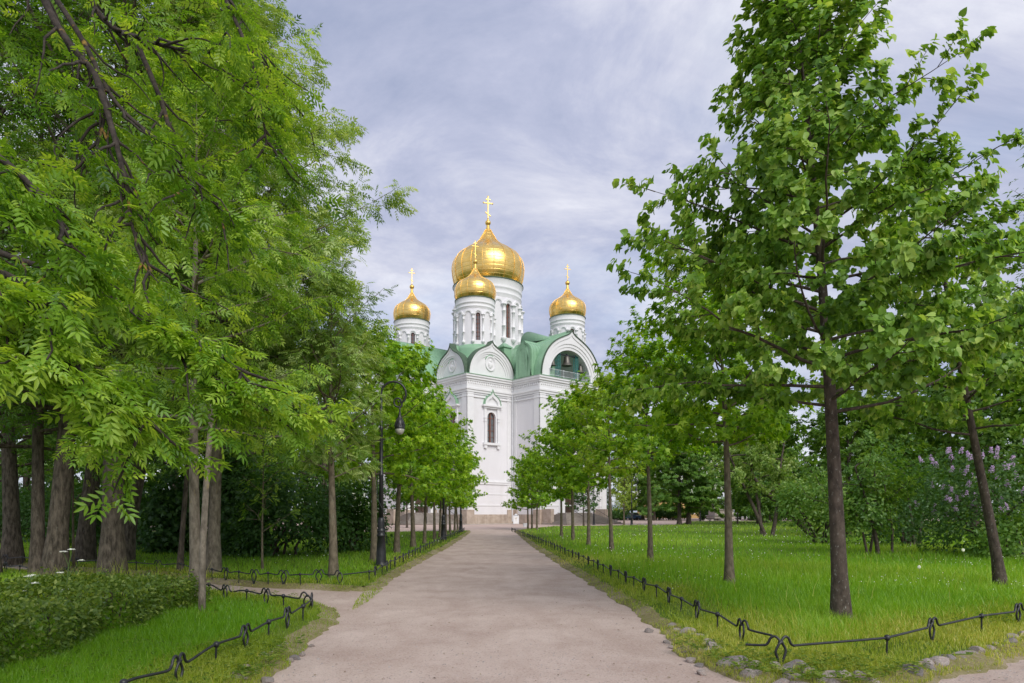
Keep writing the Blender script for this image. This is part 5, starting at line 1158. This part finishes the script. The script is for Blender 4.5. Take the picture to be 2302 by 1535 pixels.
# --- shrubs
def make_shrub(name, label, loc, rx, ry, h, N, size, lm, seed, kind='oval', group=None, tint=.45, stems=7, cat='shrub', lift=.0, clump=9, bm='bark_dark', flower=None):
    rng = np.random.default_rng(seed); t = empty(name, loc, 0, label, cat, group); tubes = []; cl = []
    for i in range(clump):
        a = rng.uniform(0, 6.28); q = math.sqrt(rng.uniform(0, 1)) * .72; z = lift + (h - lift) * rng.uniform(.12, .80) * (1 - .45 * q); s = rng.uniform(.28, .5)
        cl.append((np.array([rx * q * cos(a), ry * q * sin(a), z]), np.array([rx * s, ry * s, (h - lift) * s * .62])))
    for i in range(stems):
        tubes = []; c = cl[i % clump][0]; a = rng.uniform(0, 6.28); b0 = np.array([rx * .18 * cos(a), ry * .18 * sin(a), -.05]); md = b0 * .55 + c * .45 + np.array([0, 0, h * .08]); tubes.append(([b0, b0 * .8 + md * .2 + np.array([0, 0, h * .08]), md, c], [.012 * h + .012, .011 * h + .01, .008 * h + .006, .004], 6))
        place('stem', tube_mesh('stem', tubes, M[bm]), t)
    ci = rng.integers(0, clump, N); d = norm(rng.normal(0, 1, (N, 3))); rr = rng.uniform(.55, 1.0, (N, 1)) ** .5 * (1 + .18 * rng.normal(0, 1, (N, 1)))
    C = np.array([c for c, _ in cl]); S = np.array([s for _, s in cl]); pos = C[ci] + d * rr * S[ci]; pos[:, 2] = np.maximum(pos[:, 2], .03 + lift * .6)
    fr = leaf_frames(pos.copy(), d, np.array([0, 0, h * .4]), rng, up=.6, out=.7, rnd=.5, droop=.2); V, T, k = leaf_geo(kind, pos, fr, size * rng.uniform(.6, 1.25, N))
    tn = np.clip(rng.normal(tint, .17, N) + .12 * np.sin(ci * 2.4), 0, 1)
    f = place('foliage', mesh_np('foliage', V, T, M[lm], np.repeat(tn, k)), t); f['kind'] = 'stuff'
    if flower:
        fm, nf, fs = flower
        for j in range(nf):
            i = int(rng.integers(0, N)); tries = 0
            while (d[i][2] < .1 or d[i][1] > .35) and tries < 40: i = int(rng.integers(0, N)); tries += 1
            n = 60; u = rng.uniform(0, 1, n); r = fs * .32 * (1 - u * .85); a = rng.uniform(0, 6.28, n); pp = np.stack([r * np.cos(a), r * np.sin(a), u * fs], 1); tl = np.array([d[i][0] * .5, d[i][1] * .5, 0]) * fs
            pp += u[:, None] * tl; f2 = leaf_frames(pp.copy(), norm(rng.normal(0, 1, (n, 3))), np.zeros(3), rng, up=.3, out=.8, rnd=.6); V, T, k = leaf_geo('oval', pp, f2, np.full(n, fs * .28))
            fl = place('flower', mesh_np('flower', V, T, M[fm], np.repeat(rng.uniform(0, 1, n), k)), t, tuple(pos[i]))
    return t
shr = [(-7.4, 24.5, 2.2, 1.8, 3.4, 'broad dark bush right of the sapling'), (-9.6, 26, 2.4, 2.0, 4.4, 'tall dark bush behind the sapling'), (-5.6, 27, 1.8, 1.6, 3.2, 'dark bush left of the slim ash'), (-12.2, 27, 2.2, 1.8, 4.2, 'dark bush behind the twin stemmed ash'),
       (-15.5, 29, 2.4, 2, 3.6, 'dark bush behind the broadest trunk'), (-18.5, 32, 2.6, 2, 3.4, 'dark bush deep between the rough trunks'), (-23.5, 36, 3, 2, 3.8, 'dark bush at the far left of the wood'), (-28, 39, 3, 2, 4.0, 'dark bush at the picture edge of the wood')]
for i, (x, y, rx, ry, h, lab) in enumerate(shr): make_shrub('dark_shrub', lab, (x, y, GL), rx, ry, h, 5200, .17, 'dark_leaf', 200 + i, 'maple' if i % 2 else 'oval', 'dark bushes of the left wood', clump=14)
make_shrub('lilac_bush', 'pale flowering lilac at the left plaza edge', G(790, 1208), 1.5, 1.4, 3.4, 3200, .14, 'wood', 210, flower=('white_flower', 40, .3))
make_shrub('lilac_bush', 'large lilac with mauve blossom behind the leaning lime', Vector((18.4, 24.6, GL)), 3.2, 2.5, 4.9, 8200, .15, 'dark_leaf', 211, flower=('lilac', 95, .21), tint=.6, clump=16)
make_shrub('lilac_bush', 'lower lilac right of the leaning lime trunk', Vector((17.6, 22.8, GL)), 1.6, 1.4, 1.9, 2600, .15, 'chestnut', 212, tint=.55)
make_shrub('lilac_bush', 'tall dark lilac between the multi stemmed maple and the mauve one', Vector((19.0, 31, GL)), 2.4, 2.2, 4.8, 5200, .17, 'dark_leaf', 213, clump=12)
make_shrub('hazel_bush', 'bright green bush with dark foot behind the tallest lime', G(1838, 1222), 2.1, 1.8, 4.1, 4200, .18, 'chestnut', 214, lift=.5, clump=12, tint=.65)
# multi-stemmed small maple
def multi(label, loc, seed, stems, h, r, lm, N, size, kind='oval'):
    rng = np.random.default_rng(seed); tubes = []; NP, ND = [], []
    for bx, by, tx, ty, hh, rr in stems:
        p0 = np.array([bx, by, -.05]); p1 = np.array([tx, ty, hh]); pts = [p0 + (p1 - p0) * t + np.array([.10 * sin(t * 5 + seed), .06 * sin(t * 4), 0]) for t in np.linspace(0, 1, 7)]; tubes.append((pts, list(np.linspace(rr, rr * .35, 7)), 8))
        for k in range(7):
            q = pts[3 + k % 4]; a = rng.uniform(0, 6.28); d = np.array([cos(a), sin(a), rng.uniform(-.15, .8)]); sp = wander(rng, q, d, r * rng.uniform(.5, 1.0), 6, .1, .18); tubes.append((sp, list(np.linspace(rr * .4, .005, 7)), 5))
            for w in range(46):
                t2 = rng.uniform(.25, 1); j = min(int(t2 * 6), 5); NP.append(sp[j] + rng.normal(0, .20, 3)); ND.append(norm(sp[j + 1] - sp[j]))
    t = empty('small_tree', loc, 0, label, 'tree'); place('trunk', tube_mesh('trunk', tubes, M['bark_dark']), t)
    me, _ = crown_mesh('crown', kind, np.array(NP), np.array(ND), N, size, M[lm], rng, np.array([0, 0, h * .6]), .6, **mkw); c = place('crown', me, t); c['kind'] = 'stuff'; return t
multi('small multi stemmed maple on the lawn right of the tallest lime trunk', G(1960, 1246), 301, [(0.3, 0, -.5, .1, 3.2, .085), (-.1, 0, -1.0, 0, 2.6, .05), (.85, .1, .7, .3, 2.6, .05), (-.8, .2, -1.6, 0, 2.2, .04), (.2, .4, .5, .6, 3.4, .05)], 4.2, 1.9, 'chestnut', 7500, .15)
ap = multi('gnarled apple tree with strongly leaning trunk beyond the bright bush', G(1830, 1205), 302, [(0, 0, -3.4, .4, 3.4, .30), (-2.6, .3, -1.6, .6, 6.0, .14), (-3.0, .4, -5.6, .4, 6.2, .14), (-3.2, .4, -3.8, 1.4, 7.0, .12)], 7.5, 3.2, 'ash_far', 11000, .22)
oak = make_tree('oak_tree', 'dark oak at the right edge whose top branches show against the sky', Vector((17.4, 19.5, GL)), 'oval', 5200, .16, M['wood'], M['bark_dark'], 303, H=13.2, base=4.0, prof=lambda f: 3.3 * (math.sin(pi * min(1, .35 + .65 * f)) ** .6), n1=30, el=(5, 45), curve=.2, tr=.2, n2=7, len2=.45, dens=.2, frame=mkw)
# chestnuts and background trees
ch = make_tree('chestnut_tree', 'flowering chestnut left of the slender leaning maple trunk', Vector(((1548 - 1103) / F * 84, 84, GL)), 'chestnut', 5600, .42, M['chestnut'], M['bark_dark'], 311, 'chestnuts beyond the lawn', H=12.5, base=2.0, prof=mp_prof(4.6, 2), n1=38, el=(-5, 60), curve=.05, tr=.28, n2=7, len2=.45, dens=.34, minr=.012, frame=dict(up=.95, out=.5, rnd=.25, droop=.25), tint=.5)
rng = np.random.default_rng(77)
for j in range(26):                         # white candles
    a = rng.uniform(-pi, 0); z = rng.uniform(3.5, 10.5); r = mp_prof(4.4, 2)((z - 2) / 10.5) * rng.uniform(.75, 1.0); n = 40; u = rng.uniform(0, 1, n); rr = .11 * (1 - u * .8); b = rng.uniform(0, 6.28, n)
    pp = np.stack([rr * np.cos(b), rr * np.sin(b), u * .42], 1); f2 = leaf_frames(pp.copy(), norm(rng.normal(0, 1, (n, 3))), np.zeros(3), rng); V, T, k = leaf_geo('oval', pp, f2, np.full(n, .12))
    place('flower', mesh_np('flower', V, T, M['white_flower'], np.repeat(rng.uniform(0, 1, n), k)), ch, (r * cos(a), r * sin(a), z))
chs = [((1527, 1179), 82, .92, 'chestnut just left of the flowering one with thin dark trunk'), ((1728, 1173), 98, 1.0, 'chestnut with stout trunk left of the leaning apple tree'), ((1600, 1170), 125, 1.1, 'chestnut behind the stone pedestal'),
       ((1470, 1168), 128, 1.15, 'chestnut behind the clipped pale tree'), ((1690, 1168), 128, 1.1, 'chestnut in the back row right of the pedestal')]
for i, ((px, py), Y, s, lab) in enumerate(chs): copy_tree(ch, Vector(((px - 1103) / F * Y, Y, GL)), 1.1 + i, (s, s, s), lab)
bt = make_tree('linden_tree', 'tall linden closing the view behind the flowering chestnut', Vector((45, 145, 0)), 'oval', 17000, .50, M['wood'], M['bark_dark'], 321, 'tall trees closing the view beyond the park', H=15, base=1.2, prof=mp_prof(5.2, 3), n1=40, el=(0, 62), tr=.35, n2=6, len2=.5, dens=.4, minr=.02, frame=mkw, tint=.5)
bts = [(31, 140, 1.3, 'tall linden behind the clipped pale tree by the church'), (56, 140, 1.4, 'tall linden behind the stone pedestal'), (66, 134, 1.4, 'tall linden in the back row right of the pedestal'), (77, 126, 1.35, 'tall linden seen over the leaning apple tree'), (70, 104, 1.3, 'tall linden behind the bright bush'),
       (64, 80, 1.25, 'tall linden behind the multi stemmed maple'), (44, 62, 1.05, 'tall linden seen left of the mauve lilac'), (41, 46, 1.0, 'tall linden behind the mauve lilac'), (60, 52, 1.1, 'tall linden at the right picture edge behind the oak'), (38, 38, .8, 'linden right of the mauve lilac'), (38.5, 96, 1.15, 'tall linden between the stone pedestal and the gnarled apple tree'), (33, 84, .8, 'lower linden left of the gnarled apple tree'), (90, 110, 1.2, 'tall linden in the farthest row on the right'), (22, 150, 1.0, 'tall linden behind the right church corner'), (23, 44, .52, 'bushy low linden right behind the multi stemmed maple'), (28.5, 50, .6, 'bushy low linden between the multi stemmed maple and the mauve lilac'), (37, 64, .62, 'bushy low linden behind the gnarled apple tree'),
       (-34, 100, 1.2, 'tall linden left of the church seen through the leaves'), (-46, 90, 1.2, 'tall linden far left behind the plaza'), (-28, 120, 1.1, 'tall linden behind the left church stairs'), (-60, 75, 1.2, 'tall linden at the far left end of the plaza'), (-21, 66, .9, 'linden beyond the dark bushes behind the slim ash'), (-17, 46, .62, 'bushy low linden right behind the tall dark bush'), (-38, 56, 1.0, 'linden glimpsed between the leftmost trunks'), (-28, 48, .7, 'bushy low linden deep behind the rough trunks'), (-11.5, 48, .5, 'bushy low linden behind the broad dark bush')]
for i, (x, y, s, lab) in enumerate(bts): copy_tree(bt, Vector((x, y, 0)), i * 1.7, (s, s, s * (1 + .1 * sin(i * 2.3))), lab)
make_tree('sapling', 'thin young tree on the far lawn between pedestal and stout chestnut trunk', Vector(((1658 - 1103) / F * 90, 90, GL)), 'maple', 1200, .22, M['dark_leaf'], M['bark_dark'], 330, H=5.2, base=1.9, prof=mp_prof(1.5, 1), n1=18, tr=.09, n2=5, len2=.5, dens=.2, minr=.006, frame=mkw)
bush = make_shrub('park_bush', 'dark bush under the trees behind the white car', Vector((34, 133, 0)), 4.2, 2.2, 3.2, 4200, .42, 'dark_leaf', 340, group='bushes at the far park edge', clump=14)
for i, (x, y, s, lab) in enumerate(((22.5, 128, .9, 'dark bush at the foot of the clipped pale tree'), (41, 128, .9, 'dark bush left behind the stone pedestal'), (57, 130, 1.1, 'dark bush right behind the stone pedestal'), (66, 122, 1.0, 'dark bush below the stout chestnut'), (77, 112, 1.1, 'dark bush behind the bright bush'), (50, 124, .7, 'low dark bush between the far trunks'), (-16, 84, .7, 'dark bush at the left foot of the church stairs'), (-30, 78, 1.2, 'dark bush at the far left edge of the plaza'))): copy_tree(bush, Vector((x, y, 0)), i * 1.1, (s, s, s), lab)
# ------------------------------------------------------------ hedge, wild flowers, small things
def make_hedge():
    rng = np.random.default_rng(400); t = empty('hedge', (-5.8, 8.8, GL), 0, 'low overgrown clipped hedge along the near left lawn', 'hedge'); N = 25000
    y = rng.uniform(-4.2, 2.9, N); face = rng.uniform(0, 1, N); w = 1.55 - .12 * (y + 4)
    top = .50 + .06 * np.sin(y * 2.3) + .05 * np.sin(y * 5.1 + 1); x = np.where(face < .55, rng.uniform(-.9, 1.2, N), np.where(face < .85, 1.22 + .10 * np.sin(y * 3.1) + .07 * np.sin(y * 7), -.95)) - .06 * (y + 4)
    z = np.where(face < .55, top, rng.uniform(.05, 1, N) * top); e = (y > 2.2); z *= np.where(e, 1 - .5 * ((y - 2.2) / .7) ** 2, 1)
    x += rng.normal(0, .05, N); z += rng.normal(0, .04, N) + np.where(rng.uniform(0, 1, N) < .06, rng.uniform(0, .14, N), 0); pos = np.stack([x, y, np.maximum(z, .03)], 1)
    d = norm(rng.normal(0, 1, (N, 3)) + np.array([.2, 0, .5])); c = np.stack([np.zeros(N), y, np.full(N, .1)], 1)
    fr = leaf_frames(pos.copy(), d, c, rng, up=.55, out=.5, rnd=.6, droop=.1); V, T, k = leaf_geo('oval', pos, fr, .062 * rng.uniform(.6, 1.3, N))
    f = place('foliage', mesh_np('foliage', V, T, M['hedge'], np.repeat(np.clip(rng.normal(.5, .22, N), 0, 1), k)), t); f['kind'] = 'stuff'
    tubes = []
    for i in range(90):
        yy = rng.uniform(-4.1, 2.8); xx = rng.uniform(-.7, .9); tubes.append(([np.array([xx, yy, -.03]), np.array([xx + rng.normal(0, .06), yy + rng.normal(0, .06), .22]), np.array([xx + rng.normal(0, .14), yy + rng.normal(0, .12), .47])], [.012, .009, .004], 4))
    place('stem', tube_mesh('stem', tubes, M['bark_dark']), t)['kind'] = 'stuff'
make_hedge()
# tall weedy grass tufts round the hedge and trunks
def tall_grass():
    rng = np.random.default_rng(404); n = 5200; x = rng.uniform(-8.5, -4.4, n); y = rng.uniform(8.5, 15.5, n); ok = inside(x, y, LN) & ((x < -6.3) | (y > 11.8)) & (sfield(x, y, 1.3) > .45)
    x, y = x[ok], y[ok]; m = len(x); V, T, k = blades(x, y, np.full(m, GL), rng.uniform(.2, .62, m), np.full(m, .008), rng, .5)
    tag(place('tall_grass', mesh_np('tall_grass', V, T, M['verge'], np.repeat(np.clip(rng.normal(.45, .2, m), 0, 1), k))), 'tall seeding grass behind the hedge round the old trunks', 'grass', kind='stuff')
    n = 260; x = rng.uniform(3.4, 14, n); y = rng.uniform(8, 24, n); ok = inside(x, y, RL); x, y = x[ok], y[ok]; m = len(x); V, T, k = blades(x, y, np.full(m, GL), rng.uniform(.3, .55, m), np.full(m, .006), rng, .5)
    tag(place('tall_grass', mesh_np('tall_grass', V, T, M['verge'], np.repeat(rng.uniform(.6, 1, m), k))), 'scattered pale seeding stalks standing over the right lawn', 'grass', kind='stuff')
tall_grass()
def umbel(label, loc, h, seed):
    rng = np.random.default_rng(seed); t = empty('cow_parsley', loc, 0, label, 'wildflower', 'white umbel flowers at the hedge'); top = np.array([.10, 0, h]); tubes = [([np.array([0, 0, -.02]), np.array([.03, .0, h * .4]), np.array([.06, 0, h * .75]), top], [.008, .007, .006, .004], 5)]; heads = [top]
    for k, (fz, dx, dz) in enumerate(((.55, -.13, .12), (.62, .17, .22), (.75, -.06, .22), (.4, -.07, .03))):
        a = np.array([.03 + .05 * fz, 0, h * fz]); e = a + np.array([dx * h * .9, rng.uniform(-.05, .05), dz * h]); tubes.append(([a, (a + e) / 2 + np.array([0, 0, .015]), e], [.005, .004, .003], 4)); heads.append(e)
    place('stem', tube_mesh('stem', tubes, M['stem']), t)
    for hd in heads:
        n = 90; a = rng.uniform(0, 6.28, n); r = np.sqrt(rng.uniform(0, 1, n)) * .042; pp = np.stack([r * np.cos(a), r * np.sin(a), .02 - r * r * 5 + rng.normal(0, .003, n)], 1); fr = leaf_frames(pp.copy(), norm(rng.normal(0, 1, (n, 3))), np.zeros(3), rng, up=1.2, out=.2, rnd=.2); V, T, k = leaf_geo('oval', pp, fr, np.full(n, .018))
        place('flower_head', mesh_np('flower_head', V, T, M['white_flower'], np.repeat(rng.uniform(.3, 1, n), k)), t, tuple(hd))
umbel('taller cow parsley with white umbels rising from the hedge', Vector((-5.75, 9.2, GL + .1)), .95, 1)
umbel('shorter cow parsley with white umbels behind the hedge', Vector((-6.15, 9.0, GL + .1)), .62, 2)
def clockf(label, px, py, pxb, pyb):
    b = G(pxb, pyb); z = EYE - (py - 1150) / F * b.y; h = z - GL; t = empty('dandelion', b, 0, label, 'wildflower', 'dandelion clocks on the right lawn'); x = (px - pxb) / F * b.y
    place('stem', tube_mesh('stem', [([np.array([0, 0, -.02]), np.array([x * .4, 0, h * .6]), np.array([x, 0, h])], [.005, .004, .004], 5)], M['verge_stem']), t); rng = np.random.default_rng(int(px)); n = 160; d = norm(rng.normal(0, 1, (n, 3))); r = .04
    fr = leaf_frames(d * r, d, np.zeros(3), rng, up=.1, out=1, rnd=.3); V, T, k = leaf_geo('oval', d * r * .7, fr, np.full(n, .022)); place('seed_head', mesh_np('seed_head', V, T, M['white_flower'], np.repeat(rng.uniform(0, 1, n), k)), t, (x, 0, h))
M['verge_stem'] = surface('pale_stem', (0.20, 0.24, 0.08), (0.28, 0.30, 0.12), 20, 0.7)
clockf('white dandelion clock low in the grass left of the leaning lime', 2066, 1274, 2068, 1300)
clockf('white dandelion clock on a tall pale stalk left of the leaning lime', 2165, 1236, 2172, 1292)

# sprouting leaf tufts on the lime trunk, notice board, cabinet
def board():
    t = empty('notice_board', Vector((3.22, 86.6, 0.06)), R(14), 'white round topped notice board standing at the church wall', 'sign'); m = MB(); o = [(-.36, .06), (-.36, 1.0)] + [(-.36 + .14 * (1 - cos(pi * .5 * i / 4)) , 1.0 + .14 * sin(pi * .5 * i / 4)) for i in range(1, 5)]
    o = o + [(-.12, 1.26), (0, 1.36)]; full = o + [(-x, z) for x, z in o[::-1][1:]]; mp = lambda s, d, z: (s, -d, z); m.prism(full, mp, -.03, .03); m.build('panel', M['board'], t)
    q = MB(); q.ring([(x * 1.06, z + .01) for x, z in full], [(x * .95, z - .01) for x, z in full], mp, -.045, .045); q.build('frame', M['pipe'], t)
    for s in (-1, 1): q = MB(); q.box(s * .3 - .03, s * .3 + .03, -.22, .22, 0, .08); q.build('foot', M['pipe'], t)
    e = MB()
    for i in range(3): e.lathe([(.05, 0), (.062, .03), (.05, .07), (.012, .11), (.004, .16)], 8, (-.17 + .17 * i, -.035, 1.06 + .03 * (i == 1)))
    e.build('emblem', M['emblem'], t)
    q = MB()
    for x, z, w, h in ((-.13, .70, .05, .13), (-.05, .68, .04, .10), (.03, .70, .05, .12), (.11, .72, .04, .15), (0, .56, .26, .018), (0, .50, .2, .018)): q.box(x - w / 2, x + w / 2, -.036, -.03, z, z + h)
    q.build('print', M['ochre'], t)
M['board'] = surface('board_white', (0.76, 0.77, 0.78), (0.80, 0.81, 0.82), 2, 0.5); M['emblem'] = surface('emblem_blue', (0.18, 0.22, 0.27), (0.26, 0.30, 0.35), 4, 0.5); M['ochre'] = surface('ochre_print', (0.38, 0.26, 0.12), (0.45, 0.33, 0.18), 4, 0.6)
board()
t = empty('utility_cabinet', Vector(((1181 - 1103) / F * 71, 71, 0)), .1, 'small grey utility cabinet at the end of the right lawn', 'cabinet'); m = MB(); m.box(-.2, .2, -.15, .15, .05, .42); m.build('body', M['board'], t, bevel=.01); m = MB(); m.box(-.23, .23, -.18, .18, .42, .46); m.build('lid', M['pipe'], t); m = MB(); m.box(-.17, .17, -.165, -.152, .1, .38); m.build('door', M['pipe'], t)
def sprout(px, py, lab):
    b = P(px, py, 9.78); t = empty('leaf_sprout', b, 0, lab, 'shoot', 'leafy shoots on the lime trunk'); rng = np.random.default_rng(int(py)); n = 4
    for i in range(n):
        o = place('leaf', LV, t, (rng.uniform(-.04, .04), -.03, rng.uniform(-.03, .03))); s = rng.uniform(.05, .085); o.scale = (s, s, s); o.rotation_euler = (R(100) + rng.uniform(-.5, .5), rng.uniform(-.9, .9), rng.uniform(-.8, .8))
LV = mesh_np('leaf', *LEAF['lime'], M['yellowgreen'], np.full(len(LEAF['lime'][0]), .6))
sprout(1876, 1090, 'upper leafy shoot on the trunk of the tallest lime'); sprout(1880, 1236, 'lower leafy shoot on the trunk of the tallest lime')
# stone pedestal with rubble
t = empty('stone_pedestal', Vector((38.6, 114.5, 0)), .2, 'weathered stone pedestal on a mound of rubble beyond the lawn', 'monument'); rng = random.Random(9)
for z0, z1, w in ((.5, .9, 1.9), (.9, 1.05, 2.05), (1.05, 1.9, 1.65), (1.9, 2.05, 1.9)): m = MB(); m.box(-w, w, -w * .7, w * .7, z0, z1); m.build('block', M['stone'], t, bevel=.04)
for i in range(46):
    a = rng.uniform(0, 6.28); r = rng.uniform(1.2, 3.2); o = place('rubble', rng.choice(stone_meshes), t, (r * cos(a), r * sin(a) * .7, .65 * (1 - r / 3.4))); s = rng.uniform(.22, .42); o.scale = (s * 1.3, s, s * .8); o.rotation_euler = (0, 0, rng.uniform(0, 6))
for i in range(9): o = place('rubble', rng.choice(stone_meshes), t, (rng.uniform(-1.4, 1.4), rng.uniform(-.8, .8), 2.15)); o.scale = (.3, .3, .22)
# parked cars far beyond the trees
M['white_paint'] = surface('white_car_paint', (0.72, 0.73, 0.74), (0.76, 0.77, 0.78), 1, 0.3, coat=.6); M['blue_paint'] = surface('blue_car_paint', (0.05, 0.10, 0.2), (0.07, 0.13, 0.25), 1, 0.3, coat=.6); M['tyre'] = surface('tyre_rubber', (.02, .02, .02), (.035, .035, .035), 8, .8)
M['red_lamp'] = surface('lamp_red', (.4, .02, .02), (.5, .03, .03), 2, .3)
def car(label, loc, rz, paint):
    t = empty('parked_car', loc, rz, label, 'car', 'cars parked beyond the park'); mp = lambda s, d, z: (s, d, z); b = MB()
    b.prism([(-2.1, .32), (2.1, .32), (2.15, .6), (2.0, .82), (1.05, .95), (.45, 1.42), (-1.1, 1.45), (-1.75, .98), (-2.1, .9)], mp, -.85, .85); b.build('body', paint, t, bevel=.05)
    for s in (-1, 1):
        w = MB(); w.prism([(-1.45, .98), (.85, .98), (.4, 1.36), (-1.05, 1.38)], mp, s * .855, s * .865); w.build('window', M['glass'], t)
        l = MB(); l.box(2.02, 2.13, s * .6 - .14, s * .6 + .14, .6, .74); l.build('headlight', M['board'], t); l = MB(); l.box(-2.12, -2.05, s * .65 - .12, s * .65 + .12, .65, .85); l.build('tail_light', M['red_lamp'], t)
        for x in (-1.3, 1.3): w = MB(); w.lathe([(.18, -.1), (.31, -.09), (.31, .09), (.18, .1)], 16); o = w.build('wheel', M['tyre'], t); o.location = (x, s * .78, .31); o.rotation_euler = (R(90), 0, 0)
    return t
car('white car seen low behind the lamp by the clipped pale tree', Vector((29.3, 140, 0)), 0.3, M['white_paint']); car('dark blue car just right of the clipped pale tree', Vector((27.2, 134, 0)), 0.1, M['blue_paint']); car('white car glimpsed far behind the old trunks on the left', Vector((-44.5, 68, 0)), 0.2, M['white_paint']); car('white car right of the stone pedestal between far trunks', Vector((50.5, 136, 0)), 0.1, M['white_paint'])
# pale house beyond the park
t = empty('house', Vector((47, 176, 0)), 0.05, 'low ochre house glimpsed between trunks beyond the park', 'house'); M['ochre_wall'] = surface('ochre_wall', (.50, .33, .12), (.56, .38, .16), .6, .8); m = MB(); m.box(-8, 8, -5, 5, 0, 6.5); m.build('wall', M['ochre_wall'], t)
m = MB(); m.prism([(-5.6, 6.5), (5.6, 6.5), (0, 9.2)], lambda s, d, z: (d, s, z), -8.4, 8.4); m.build('roof', M['green_dark'], t)
for i in range(5):
    for z in (1.0, 4.0):
        m = MB(); x = -6.4 + 3.2 * i; mpw = lambda s, d, z_: (x + s, -5 - d, z_); m.ring([(-.75, z)] + [(-.75, z + 1.75), (.75, z + 1.75)] + [(.75, z)], [(-.6, z), (-.6, z + 1.6), (.6, z + 1.6), (.6, z)], mpw, -.02, .08); f = m.build('window', M['board'], t); g = MB(); g.prism([(-.6, z), (.6, z), (.6, z + 1.6), (-.6, z + 1.6)], mpw, -.02, .03); g.build('pane', M['glass'], f)
